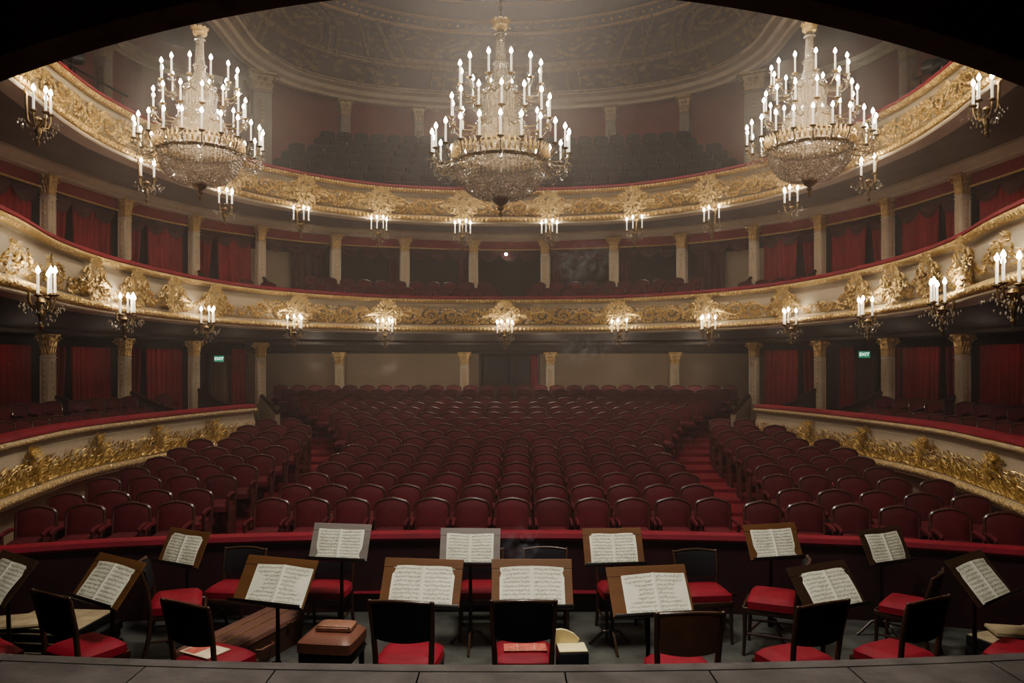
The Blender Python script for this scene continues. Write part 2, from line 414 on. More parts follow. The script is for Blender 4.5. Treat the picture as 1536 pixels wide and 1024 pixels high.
# stage: boards running towards the house and a front edge strip
m = M(); xs = [-5, -3.3, -2.55, -1.79, -1.13, -.42, .29, 1.0, 1.7, 2.45, 3.3, 5]
def edge(x): return 3.84+.022*x*x
for a, b in zip(xs, xs[1:]):
    g = .004
    vs = [(a+g, -1, 1.12), (b-g, -1, 1.12), (b-g, edge(b)-.10, 1.12), (a+g, edge(a)-.10, 1.12)]
    m.add(vs+[(x, y, z-.25) for x, y, z in vs], [(0, 1, 2, 3), (0, 4, 5, 1), (1, 5, 6, 2), (2, 6, 7, 3), (3, 7, 4, 0)])
NX_ = 24
vs = []
for i in range(NX_+1):
    x = -5+10*i/NX_
    vs += [(x, edge(x)-.094, 1.123), (x, edge(x)-.012, 1.123), (x, edge(x), 1.112), (x, edge(x), .85), (x, edge(x)-.094, .85)]
m.add(vs, [(i*5+j, (i+1)*5+j, (i+1)*5+(j+1) % 5, i*5+(j+1) % 5) for i in range(NX_) for j in range(5)])
structure('floor_stage', m, stage_m, 'black wooden stage floor with a front edge strip', 'floor', smooth=False)
m = M(); m.box((0, 3.55, .42), (16, .1, 1.38)); structure('wall_stage', m, arch_m, 'dark wall under the stage edge', 'wall', smooth=False)

# proscenium arch: a thick dark wall with a low segmental opening
m = M(); YN, YF = 5.12, 5.4; RA, TOP = 10.1, 5.26
def arc(x): return TOP-RA+math.sqrt(max(RA*RA-x*x, 0))
xs = np.linspace(-6.2, 6.2, 60)
vs = []
for x in xs:
    z = arc(x); vs += [(x, YN, z), (x, YF, z), (x, YN, 9.5), (x, YF, 15.)]
fs = []; mi = []
for i in range(len(xs)-1):
    a, b = i*4, i*4+4
    m.add([vs[a], vs[a+1], vs[b+1], vs[b]], [(0, 1, 2, 3)], 1)
    m.add([vs[a], vs[b], vs[b+2], vs[a+2]], [(0, 1, 2, 3)], 0)
    m.add([vs[a+1], vs[b+1], vs[b+3], vs[a+3]], [(0, 1, 2, 3)], 0)
for s in (-1, 1):
    m.box((s*8.6, 5.26, 6.2), (5., .28, 17))
structure('wall_proscenium', m, [arch_m, arch_in], 'dark proscenium arch framing the top of the view', 'arch', smooth=False)

# outer shell
m = M(); m.box((0, 24.55, 1.2), (16.6, .2, 4.4)); structure('wall_back', m, beige_dim, 'beige back wall of the stalls', 'wall', smooth=False)
m = M(); sweep(COLL, [(1.35, .3), (1.5, .3), (1.5, 3.45), (1.35, 3.45)], .4, 0, COLL.hit(395), m)
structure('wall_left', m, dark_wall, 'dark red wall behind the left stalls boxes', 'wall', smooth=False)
m = M(); sweep(COLL, [(1.35, .3), (1.5, .3), (1.5, 3.45), (1.35, 3.45)], .4, COLL.hit(1122), None, m)
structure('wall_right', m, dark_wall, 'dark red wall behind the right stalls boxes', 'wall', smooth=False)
m = M(); sweep(COLL, [(1.35, 3.6), (1.5, 3.6), (1.5, 7.), (1.35, 7.)], .4, m=m)
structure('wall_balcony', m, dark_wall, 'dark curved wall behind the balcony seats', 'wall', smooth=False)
m = M(); sweep(GWALL, [(0, 6.6), (.2, 6.6), (.2, 11.6), (0, 11.6)], .4, m=m)
structure('wall_gallery', m, red_wall, 'dull red curved wall at the back of the gallery', 'wall', smooth=False)
# side walls under the stalls box parapets
for s, nm in ((-1, 'left'), (1, 'right')):
    m = M(); S = PARA.samples(.3, .06)
    vs = []; 
    for p, n_, q in S: vs += [(s*-p.x, p.y, -.4), (s*-p.x, p.y, .92)]
    m.add(vs, [(2*i, 2*i+2, 2*i+3, 2*i+1) for i in range(len(S)-1)])
    p, _, _ = S[-1]; q_ = Vector((6.6, 20.5))
    m.add([(s*-p.x, p.y, -.4), (s*-p.x, p.y, 1.6), (s*q_.x, q_.y, 1.6), (s*q_.x, q_.y, -.4)], [(0, 1, 2, 3)])
    structure('wall_parapet_'+nm, m, beige, 'plain beige wall below the %s stalls box parapet' % nm, 'wall', smooth=True)
    # floor of the boxes
    m = M(); vs = []; N_ = 40
    q1 = COLL.hit(395)
    for i in range(N_+1):
        a, _ = PARA.at(PARA.len*i/N_, .1); b, _ = COLL.at(q1*i/N_, 1.4)
        mid = a.lerp(b, .36)
        vs += [(s*-a.x, a.y, 1.02), (s*-mid.x, mid.y, 1.02), (s*-mid.x, mid.y, 1.22), (s*-b.x, b.y, 1.22)]
    m.add(vs, [(i*4+j, (i+1)*4+j, (i+1)*4+j+1, i*4+j+1) for i in range(N_) for j in range(3)])
    structure('floor_boxes_'+nm, m, carpet, 'stepped carpeted floor of the %s stalls boxes' % nm, 'floor', smooth=False)

# balcony slabs: floor and soffit
m = loft([(TIER1, .02, 3.47), (TIER1, .6, 3.46), (COLL, -.05, 3.30), (COLL, 1.4, 3.22)])
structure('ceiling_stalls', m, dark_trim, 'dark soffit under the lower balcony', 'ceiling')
m = loft([(TIER1, .1, 3.95), (TIER1, 1.02, 3.95), (TIER1, 1.03, 4.20), (COLL, .1, 4.22), (COLL, 1.4, 4.22)])
structure('floor_balcony', m, carpet, 'carpeted floor of the lower balcony', 'floor', smooth=False)
m = loft([(TIER2, .02, 6.27), (TIER2, .5, 6.30), (COLL, -.5, 6.52), (COLL, 1.4, 6.52)])
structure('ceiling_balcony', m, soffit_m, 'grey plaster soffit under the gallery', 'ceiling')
# gallery floor with rising terraces
rows = [(TIER2, .1, 6.75)]
rows += [(TIER2, 1.3, 6.75)]
m = loft(rows + [(GWALL, -.6, 6.8), (GWALL, 0, 6.8)])
structure('floor_gallery', m, dark_wall, 'dark floor of the upper gallery', 'floor', smooth=False)

# cornice under the gallery soffit along the columns
m = M(); sweep(COLL, [(-.34, 6.53), (-.34, 6.47), (-.27, 6.44), (-.22, 6.40), (-.14, 6.38), (-.12, 6.33), (.2, 6.33), (.2, 6.53)], .2, m=m)
structure('trim_1', m, cream, 'cream cornice running above the balcony columns', 'cornice')
m = M(); sweep(COLL, [(-.3, 3.34), (-.3, 3.27), (-.2, 3.22), (.2, 3.22), (.2, 3.34)], .2, m=m)
structure('trim_2', m, dark_trim, 'dark cornice above the stalls columns', 'cornice')
m = M(); m.box((0, 24.3, 3.24), (16, .4, .36), .03); m.box((0, 24.36, 3.02), (16, .24, .08), .02)
structure('trim_3', m, dark_trim, 'dark frieze along the top of the stalls back wall', 'frieze')
# gallery cornice: curved over the gallery wall and on beams towards the stage
prof = [(.05, 11.05), (-.12, 11.05), (-.15, 11.14), (-.28, 11.2), (-.32, 11.32), (-.5, 11.38), (-.5, 11.5), (.05, 11.5)]
m = M(); sweep(CORN, prof, .25, m=m)
structure('trim_4', m, cream, 'heavy plaster cornice around the gallery ceiling', 'cornice')
m = M(); sweep(GWALL, [(0, 10.72), (-.08, 10.72), (-.1, 10.82), (-.2, 10.88), (-.24, 11.0), (0, 11.0)], .3, 0, GWALL.hit(330), m)
sweep(GWALL, [(0, 10.72), (-.08, 10.72), (-.1, 10.82), (-.2, 10.88), (-.24, 11.0), (0, 11.0)], .3, GWALL.hit(1186), None, m)
structure('trim_5', m, cream, 'cream cornice along the side walls of the gallery', 'cornice')

# ceiling: cove rising to an oval gilded ring, then an inner saucer
def ell(i, n, a, b): 
    t = PI - PI*i/(n-1); return (a*math.cos(t), 18.2+b*math.sin(t))
class Oval:
    def __init__(s, a, b): s.a, s.b, s.len = a, b, 1.
    def at(s, q, off=0.):
        t = PI-PI*q; return Vector((s.a*math.cos(t), 18.2+s.b*math.sin(t))), None
cq0 = CORN.hit(CX+(-7.3/17.5)*F)
class CornSub:
    def __init__(s): s.len = 1.
    def at(s, q, off=0.): return CORN.at(cq0+(CORN.len-2*cq0)*q, off)
CS = CornSub(); OV = Oval(6.3, 4.85)
def cove(s, t, lift=0.):
    a, _ = CS.at(s, -.4); b, _ = OV.at(s)
    k = t; zz = 11.45+1.2*math.sin(k*PI/2)**1.15
    p = a.lerp(b, k); return (p.x, p.y, zz-lift)
NU, NV = 260, 34
U = np.linspace(0, 1, NU); V = np.linspace(0, 1, NV); m = M(); gl = []
vs = []
for t in V:
    for s_ in U:
        x, y, z = cove(s_, t)
        a = math.atan2(y-18, x)*9
        h = max(0, math.sin(a*5+3*math.sin(t*19))*math.sin(t*31+2*math.sin(a*3)))
        inpan = 1. if (.06 < t < .30 or .46 < t < .84) else .15
        vs.append((x, y, z-.05*h*inpan)); gl.append(min(1, .18+h*.5*inpan))
m.add(vs, [(j*NU+i, j*NU+i+1, (j+1)*NU+i+1, (j+1)*NU+i) for j in range(NV-1) for i in range(NU-1)])
structure('ceiling', m, ceil_gilt, 'coved plaster ceiling with dim relief panels', 'ceiling', gild=gl)
m = M(); NR = 120
rows = [(6.3, 4.85, 12.65), (6.25, 4.8, 12.9), (5.4, 4.1, 13.05), (4.2, 3.2, 13.5), (2.4, 1.8, 13.9), (.1, .1, 14.0)]
vs = []
for a, b, z in rows:
    for i in range(NR): vs.append((a*math.cos(2*PI*i/NR), 18.2+b*math.sin(2*PI*i/NR), z))
m.add(vs, [(j*NR+i, j*NR+(i+1) % NR, (j+1)*NR+(i+1) % NR, (j+1)*NR+i) for j in range(len(rows)-1) for i in range(NR)])
structure('ceiling_dome', m, soffit_m, 'dim shallow saucer dome inside the gilded ring', 'ceiling')
m = M()
for a, b, z, r in ((6.42, 4.95, 12.62, .055), (5.98, 4.58, 12.78, .05), (5.2, 3.95, 13.05, .04)):
    m.tube([(a*math.cos(2*PI*i/NR), 18.2+b*math.sin(2*PI*i/NR), z) for i in range(NR)], r, 6, closed=True)
for i in range(150):
    t = 2*PI*i/150; m.blob((6.2*math.cos(t), 18.2+4.77*math.sin(t), 12.70), (.05, .05, .035), 6)
structure('trim_6', m, gold_m, 'gilded oval ring moulding on the ceiling', 'moulding')
m = M()
def ctube(pts, r): m.tube([cove(a, b, r*.6) for a, b in pts], r, 6)
lin = lambda a, b, n=14: [(a[0]+(b[0]-a[0])*i/n, a[1]+(b[1]-a[1])*i/n) for i in range(n+1)]
for e, r in ((0, .07), (.018, .045)):
    ctube(lin((.30+e, .96), (.345+e, .40+e)), r); ctube(lin((.345+e, .40+e), (.655-e, .40+e), 30), r); ctube(lin((.655-e, .40+e), (.70-e, .96)), r)
    ctube(lin((.27+e, .97), (.31, .40)), r*.8); ctube(lin((.73-e, .97), (.69, .40)), r*.8)
for t, r in ((.03, .06), (.33, .06), (.36, .04)): ctube(lin((.02, t), (.98, t), 60), r)
for k in range(9):
    s0 = .14+.09*k
    for e in (-.008, .008): ctube(lin((s0+e, .06), (s0+e, .30), 5), .035)
for c in (.19, .81):
    for rs, rt in ((.075, .62), (.062, .54), (.048, .44)):
        ctube([(c+rs*math.cos(a), .33+rt*math.sin(a)) for a in np.linspace(0, PI, 22)], .06)
structure('trim_7', m, ceil_gilt, 'plaster ribs and arched mouldings on the coved ceiling', 'moulding', gild=[.45]*len(m.v))
m = M(); m.box((0, 14, 14.4), (24, 26, .2)); m.box((-9.2, 15, 11.75), (3.9, 22, .1)); m.box((9.2, 15, 11.75), (3.9, 22, .1)); structure('ceiling_attic', m, soffit_m, 'plain dark ceiling over the gallery sides', 'ceiling', smooth=False)

# ------------------------------------------------------------------ columns
def leaf_mesh(m, w, h, out, mt, n=5):
    def fn(u, v):
        x = (u-.5)*w*(1-.55*v**3)*(1+.12*math.sin(v*18)); c = 1-(2*u-1)**2
        y = -(out*v**2.2 + .012*c); z = h*(v if v < .85 else .85+(v-.85)*.1 - (v-.85)*.5)
        return (x, y, z)
    m.grid(fn, n, 8, 0, mt)
def capital(w, h):
    m = M(); hw = w/2
    m.box((0, 0, .03*h), (w*1.12, w*1.12, .06*h), .01)
    m.add([(-hw*.9, -hw*.9, 0), (hw*.9, -hw*.9, 0), (hw*.9, hw*.9, 0), (-hw*.9, hw*.9, 0), (-hw*1.25, -hw*1.25, h*.86), (hw*1.25, -hw*1.25, h*.86), (hw*1.25, hw*1.25, h*.86), (-hw*1.25, hw*1.25, h*.86)],
          [(0, 1, 5, 4), (1, 2, 6, 5), (2, 3, 7, 6), (3, 0, 4, 7)])
    m.box((0, 0, h*.93), (w*1.6, w*1.6, h*.13), .012)
    for k in range(4):
        rz = Matrix.Rotation(k*PI/2, 4, 'Z')
        for x, z0, hh, oo in ((-.33, .06, .38, .10), (0, .06, .40, .11), (.33, .06, .38, .10), (-.17, .34, .36, .14), (.17, .34, .36, .14)):
            leaf_mesh(m, w*.34, h*hh, w*oo*2.2, rz @ Matrix.Translation((x*w, -hw*.95, h*z0)))
        m.blob((0, 0, 0), (.05, .03, .05), 8, 0, rz @ Matrix.Translation((0, -hw*1.5, h*.88)))
        d = rz @ Matrix.Rotation(PI/4, 4, 'Z') @ Matrix.Translation((0, -w*.86, h*.70))
        m.tube([(0, -.02*math.cos(a)*(4.2-a*.5)*w/.25, .02*math.sin(a)*(4.2-a*.5)*w/.25) for a in np.linspace(0, 7.5, 18)], .016*w/.25, 6, 0, d)
    return m
COLM = {}
def make_column(label, cat, loc, rotz, H, w, group, back=False, dim=False):
    key = (round(H, 2), w, dim)
    if key not in COLM:
        ch = min(.50, H*.19); sh = H-ch
        ms = M(); ms.box((0, 0, sh/2), (w, w, sh), .012); ms.box((0, 0, .07), (w*1.25, w*1.25, .14), .015); ms.box((0, 0, .2), (w*1.14, w*1.14, .10), .02)
        ms.box((0, 0, sh-.06), (w*1.12, w*1.12, .03), .01)
        for k in range(4):
            rz = Matrix.Rotation(k*PI/2, 4, 'Z')
            for x in (-.40, .40): ms.box((x*w, -w/2-.004, sh*.55), (.018, .014, sh*.78), .004, 0, rz)
        z0, z1 = sh*.30, sh*.93
        mp = M(); gl = []
        for k in range(4):
            rz = Matrix.Rotation(k*PI/2, 4, 'Z'); b = len(mp.v)
            def fn(u, v):
                x = (u-.5)*w*.56; zz = z0+(z1-z0)*v; q = zz*PI/.12
                h = max(0, math.cos((u-.5)*PI)*(.25+.75*abs(math.sin(q)))-.45*abs(math.sin(q*2+u*9)))
                gl.append(min(1., .05+.75*h)); return (x, -w/2-.002-.02*h, zz)
            mp.grid(fn, 7, int((z1-z0)/.022), 0, rz)
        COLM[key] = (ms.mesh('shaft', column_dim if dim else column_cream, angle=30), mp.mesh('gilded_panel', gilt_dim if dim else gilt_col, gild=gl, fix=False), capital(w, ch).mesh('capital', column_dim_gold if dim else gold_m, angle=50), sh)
    a, b, c, sh = COLM[key]
    t = thing('column', label, cat, loc, rotz, group, kind='thing')
    link('shaft', a, t); link('gilded_panel', b, t); link('capital', c, t, (0, 0, sh))
    return t

COLPX = [72, 187, 291, 391, 503, 607, 710, 818, 921, 1023, 1131, 1230, 1332, 1444]
COLQ = []
def place_col(q, z0, z1, w, label, group):
    p, n_ = COLL.at(q); rz = math.atan2(n_.y, n_.x)-PI/2
    return make_column(label, 'column', (p.x, p.y, z0), rz, z1-z0, w, group)
for k, px in enumerate(COLPX):
    q = COLL.hit(px); COLQ.append(q)
    side = 'left' if k < 7 else 'right'; o = ORD[k if k < 7 else 13-k]
    place_col(q, 4.2, 6.36, .20 if k < 4 or k > 9 else .25, 'cream balcony column with gilded capital, %s from the stage on the %s side' % (o, side), 'balcony columns')
    if k < 4 or k > 9:
        place_col(q, 1.05, 3.24, .20, 'cream stalls column with gilded panel in shade, %s from the stage on the %s side' % (o, side), 'stalls columns')
for px, w_ in ((510, 'beside the left end of'), (697, 'just left of the door in'), (825, 'just right of the door in'), (1011, 'beside the right end of')):
    make_column('cream pilaster with gilded panel %s the stalls back wall' % w_, 'pilaster', (PX(px, 24.36), 24.36, .95), 0, 2.08, .27, 'stalls back wall pilasters')
GC = [(155, -.05), (517, -.05), (628, -.05), (916, -.05), (1028, -.05), (1362, -.05)]
for k, (px, off) in enumerate(GC):
    q = GWALL.hit(px, off-.1); p, n_ = GWALL.at(q, off-.1); rz = math.atan2(n_.y, n_.x)-PI/2
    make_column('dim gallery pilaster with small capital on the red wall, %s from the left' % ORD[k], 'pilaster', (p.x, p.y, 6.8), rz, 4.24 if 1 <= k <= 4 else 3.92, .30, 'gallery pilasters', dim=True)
for px, s in ((391, 'left'), (1133, 'right')):
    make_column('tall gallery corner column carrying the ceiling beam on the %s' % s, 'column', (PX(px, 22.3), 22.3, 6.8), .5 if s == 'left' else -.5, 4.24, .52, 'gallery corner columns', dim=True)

# ------------------------------------------------------------------ curtains, valances
def chord(k0, k1, t, off, plan=COLL):
    q = k0+(k1-k0)*t; p, n_ = plan.at(q, off); return p, n_
def curtain(label, q0, q1, z0, z1, group, m_, off=.20, tie=0., folds=None):
    """cloth between two arc positions; tie > 0 gathers the foot towards q0"""
    L_ = abs(q1-q0); nf = folds or max(3, int(L_/.15)); c0, _ = chord(q0, q1, .5, off)
    def fn(u, v):
        g = 1-tie*(1-v)**1.3
        t = u*g; p, n_ = chord(q0, q1, t, off + .05*math.sin(2*PI*nf*u)*(1.1-.4*v) + .02*math.sin(u*17+v*2))
        return (p.x-c0.x, p.y-c0.y, (z1-z0)*v)
    o = M().grid(fn, nf*8+1, 10).build('curtain', m_, angle=180, fix=False)
    o.location = (c0.x, c0.y, z0); return tag(o, label, 'curtain', group)
def valance(label, q0, q1, z1, zt, group, off=.11, n=3, pel=True):
    c0, _ = chord(q0, q1, .5, off); t = thing('valance', label, 'valance', (c0.x, c0.y, zt), 0, group)
    def P3(q, o, z): p, _n = COLL.at(q, o); return (p.x-c0.x, p.y-c0.y, z-zt)
    if pel:
        M().grid(lambda u, v: P3(q0+(q1-q0)*u, off-.06, z1+(zt-z1)*v), 10, 2).build('pelmet', pelmet_m, t, fix=False)
        m = M(); m.tube([P3(q0+(q1-q0)*i/12, off-.075, z1) for i in range(13)], .022, 6); m.build('gold_braid', gold_m, t)
    def sw(u, v):
        sc = abs(math.sin(PI*n*u)); dr = .10+.26*sc**.7
        return P3(q0+(q1-q0)*u, off+.03*math.sin(v*12)*sc-.04*sc*math.sin(PI*v), z1-dr*v)
    M().grid(sw, 12*n+1, 8).build('swag', swag_m, t, angle=180, fix=False)
    return t
QE = [max(0.05, COLL.hit(-70))]+COLQ+[min(COLL.len-.05, COLL.hit(1586))]
names = ['nearest the stage'] + ['%s from the stage' % ORD[i] for i in range(1, 7)]
for k in range(len(QE)-1):
    q0, q1 = QE[k]+.17, QE[k+1]-.17; mid = k == 7
    side = 'left' if k < 7 else ('middle' if mid else 'right'); kk = k if k < 7 else 14-k
    where = 'in the middle balcony bay' if mid else 'in the %s balcony bay %s' % (side, names[kk])
    valance('red pelmet with scalloped swags %s' % where, q0, q1, 6.08, 6.34, 'balcony valances')
    L_ = q1-q0; s = side
    far, near = (q1, q0) if s == 'left' else (q0, q1); sg = 1 if s == 'left' else -1
    if kk <= 3 and not mid:           # boxes: broad curtain at the rear, tied curtain at the front
        wide = .97 if kk == 0 else .60
        curtain('broad red curtain in the balcony box %s, %s side' % (names[kk], s), far, far-sg*L_*wide, 4.2, 6.0, 'balcony box curtains', curtain_m, tie=.06)
        if kk: curtain('narrow tied-back red curtain in the balcony box %s, %s side' % (names[kk], s), near, near+sg*L_*.30, 4.2, 6.0, 'balcony box curtains', curtain_m, tie=.4)
    elif not mid and kk > 4:
        curtain('slim red curtain strip hanging in the balcony bay %s, %s side' % (names[kk], s), far, far-sg*L_*.16, 4.2, 6.0, 'balcony bay curtains', velvet_far, tie=.1)
    elif kk == 4 and not mid:
        curtain('dark drape beside the pale panel behind the %s balcony seats' % s, far, far-sg*L_*.50, 4.2, 6.0, 'balcony bay curtains', swag_m, off=.5)
        q = near+sg*L_*.28; m = M(); p, n_ = COLL.at(q, .75)
        m.box((0, 0, .75), (1.4, .06, 1.8)); o = m.build('wall_panel_'+s, beige, smooth=False)
        o.location = (p.x, p.y, 4.2); o.rotation_euler = (0, 0, math.atan2(n_.y, n_.x)-PI/2); tag(o, 'pale beige wall panel at the %s end of the balcony seats' % s, 'wall', kind='structure')
    DB = 3 if s == 'left' else 2
    if kk <= 3 and kk != DB and not mid:           # stalls boxes
        curtain('broad crimson curtain in the stalls box %s, %s side' % (names[kk], s), far, far-sg*L_*(.95 if kk == 0 else .62), 1.1, 3.0, 'stalls box curtains', curtain_m, tie=.04)
        if kk: curtain('narrow crimson curtain in the stalls box %s, %s side' % (names[kk], s), near, near+sg*L_*.29, 1.1, 3.0, 'stalls box curtains', curtain_m, tie=.3)
    elif kk == DB and not mid:
        for a, b, nm in ((0., .24, 'rear'), (.78, 1., 'front')):
            curtain('red curtain hanging at the %s edge of the %s exit door' % (nm, s), far-sg*L_*a, far-sg*L_*b, 1.1, 3.05, 'exit door curtains', curtain_m, off=.5)

# balcony ends: low dark partitions with sloping rails between the boxes
def rail_part(label, name, q, off0, off1, z0, z1, zb, group):
    a, n_ = COLL.at(q, off0); b, _ = COLL.at(q, off1); d = (b-a); L_ = d.length
    t = thing(name, label, 'partition', (a.x, a.y, zb), math.atan2(d.y, d.x), group)
    m = M(); m.add([(0, -.02, 0), (L_, -.02, 0), (L_, -.02, z1-zb), (0, -.02, z0-zb), (0, .02, 0), (L_, .02, 0), (L_, .02, z1-zb), (0, .02, z0-zb)],
                   [(0, 1, 2, 3), (4, 5, 6, 7), (0, 1, 5, 4), (1, 2, 6, 5), (2, 3, 7, 6), (3, 0, 4, 7)]); m.build('panel', dark_trim, t, smooth=False)
    m = M(); m.tube([(0, 0, z0-zb), (L_*.3, 0, z0-zb-(z0-z1)*.36), (L_*.7, 0, z0-zb-(z0-z1)*.8), (L_, 0, z1-zb)], .045, 8); m.build('handrail', wood, t)
for k, px in enumerate(COLPX):
    if k in (0, 1, 2, 3, 10, 11, 12, 13):
        s = 'left' if k < 7 else 'right'; o = ORD[k if k < 7 else 13-k]
        rail_part('low dark partition with sloping handrail by the %s balcony column, %s side' % (o, s), 'box_partition', COLQ[k], -.18, -1.0, 4.95, 4.5, 4.2, 'balcony box partitions')
        if k not in (3, 10):
            rail_part('low dark partition with sloping handrail by the %s stalls column, %s side' % (o, s), 'box_partition', COLQ[k], -.18, -1.35, 2.0, 1.62, 1.0, 'stalls box partitions')

# ------------------------------------------------------------------ balcony fronts
def shell_ornament(h):
    """gilded cartouche: a shield with scrolls and a leaf crest, facing -y"""
    m = M(); w = h*.72
    rg = random.Random(3)
    m.blob((0, .02, 0), (w*.24, .035, h*.26), 14)
    for k in range(90):
        a = rg.uniform(0, 2*PI); r_ = math.sqrt(rg.random())*.62
        mt = Matrix.Translation((w*r_*1.1*math.cos(a), -.012-.02*rg.random(), h*r_*.8*math.sin(a))) @ Matrix.Rotation(-(a-PI/2)+rg.uniform(-.6, .6), 4, 'Y'); leaf_mesh(m, h*.09, h*rg.uniform(.09, .16), .02, mt, 4)
    for k in range(9):
        a = PI*(.12+.76*k/8); mt = Matrix.Translation((w*.36*math.cos(a), -.02, h*.34*math.sin(a))) @ Matrix.Rotation(-(a-PI/2), 4, 'Y')
        leaf_mesh(m, h*.14, h*.26, .05, mt)
    for k in range(7):
        a = -PI*(.15+.70*k/6); mt = Matrix.Translation((w*.34*math.cos(a), -.02, h*.32*math.sin(a))) @ Matrix.Rotation(-(a-PI/2), 4, 'Y')
        leaf_mesh(m, h*.13, h*.2, .045, mt)
    for s in (-1, 1):
        for zc, r0, dr in ((.1, .17, 1), (-.22, .13, -1)):
            m.tube([(s*(w*.62+r0*h*(1-a/9)*math.cos(a)), -.03-.004*a, zc*h+dr*r0*h*(1-a/9)*math.sin(a)) for a in np.linspace(0, 8, 26)], [.022*h/.6*(1-.05*i/2.6) for i in range(26)], 6)
        for k in range(4):
            mt = Matrix.Translation((s*w*(.45+.17*k), -.015, -.05*h)) @ Matrix.Rotation(s*(1.0+.25*k), 4, 'Y'); leaf_mesh(m, h*.13, h*.24, .05, mt)
    return m
def scroll_leaves(plan, zc, hh, P, off, q0=0, q1=None, seed=1, allow=None):
    m = M(); rng = random.Random(seed); q1 = plan.len if q1 is None else q1; n = int((q1-q0)/P)
    for k in range(n):
        qc = q0+P*(k+.5); sg = 1 if k % 2 else -1
        L_ = [(r_, th) for th, r_ in zip(np.linspace(0, 9.5, 40), np.linspace(1, .12, 40))]
        for r_, th in L_:
            for sd in (1, -1):
                u = qc+P*.56*r_*math.cos(th+k)*(1 if sg > 0 else -1); z = zc+sg*.03*hh+hh*.50*r_*math.sin(th+k)
                if abs(z-zc) > hh*.52 or not q0 < u < q1 or (allow is not None and (z-zc)/hh+.5 > float(allow(u))): continue
                p, nn = plan.at(u, off-.09*math.cos((z-zc)/hh*PI)); rz = math.atan2(nn.y, nn.x)-PI/2
                ang = -(th+k)*(1 if sg > 0 else -1)+sd*.9+rng.uniform(-.4, .4)
                mt = Matrix.Translation((p.x, p.y, z)) @ Matrix.Rotation(rz, 4, 'Z') @ Matrix.Rotation(ang, 4, 'Y')
                l = rng.uniform(.045, .085)*(.55+.45*r_)*hh/.42
                m.add([tuple(mt @ Vector(v)) for v in ((-l*.30, .0, 0), (0, -.014, 0), (l*.30, .0, 0), (-l*.34, -.004, l*.5), (0, -.028, l*.5), (l*.34, -.004, l*.5), (0, -.040, l))],
                      [(0, 1, 4, 3), (1, 2, 5, 4), (3, 4, 6), (4, 5, 6)])
    return m
def blades(plan, z0, z1, off0, off1, dens, bouquets, seed, mirror):
    m = M(); rng = random.Random(seed)
    def one(q, f, l, ang, lift):
        p, nn = plan.at(q, off0+(off1-off0)*f**1.4-lift); rz = math.atan2(nn.y, nn.x)-PI/2; z = z0+(z1-z0)*f
        mt = Matrix.Translation((p.x, p.y, z)) @ Matrix.Rotation(rz, 4, 'Z') @ Matrix.Rotation(ang, 4, 'Y')
        w = l*.17; vs = [tuple(mt @ Vector(v)) for v in ((-w*.5, 0, 0), (0, -.012, 0), (w*.5, 0, 0), (-w, -.012, l*.55), (0, -.026, l*.55), (w, -.012, l*.55), (w*.3, -.045, l))]
        m.add(vs, [(0, 1, 4, 3), (1, 2, 5, 4), (3, 4, 6), (4, 5, 6)])
    for _ in range(int(plan.len*dens)):
        f = rng.random()**2.0*.62; one(rng.uniform(0, plan.len), f, rng.uniform(.05, .13)*(1.1-f), rng.uniform(-.9, .9), .005)
    for px in bouquets:
        q = plan.hit(2*CX-px if mirror else px)
        for _ in range(95):
            a = rng.gauss(0, .8); r_ = rng.random(); f = .04+.80*r_*math.cos(a*.6)
            one(min(max(q+.33*r_*math.sin(a), 0), plan.len), max(0, min(.92, f)), rng.uniform(.07, .17), a+rng.uniform(-.5, .5), .005+.025*rng.random())
        for _ in range(26):
            a = rng.uniform(0, 2*PI); p, nn = plan.at(q+.10*math.cos(a)*rng.random(), off0+(off1-off0)*.6-.06); zz = z0+(z1-z0)*(.80+.16*math.sin(a)*rng.random()); r_ = rng.uniform(.015, .03); m.blob((p.x, p.y, zz), (r_, r_, r_), 6)
    return m
SHELL = shell_ornament(.58).mesh('cartouche', gold_m, angle=60)
SHELL_BIG = shell_ornament(.66).mesh('cartouche', gold_m, angle=60)
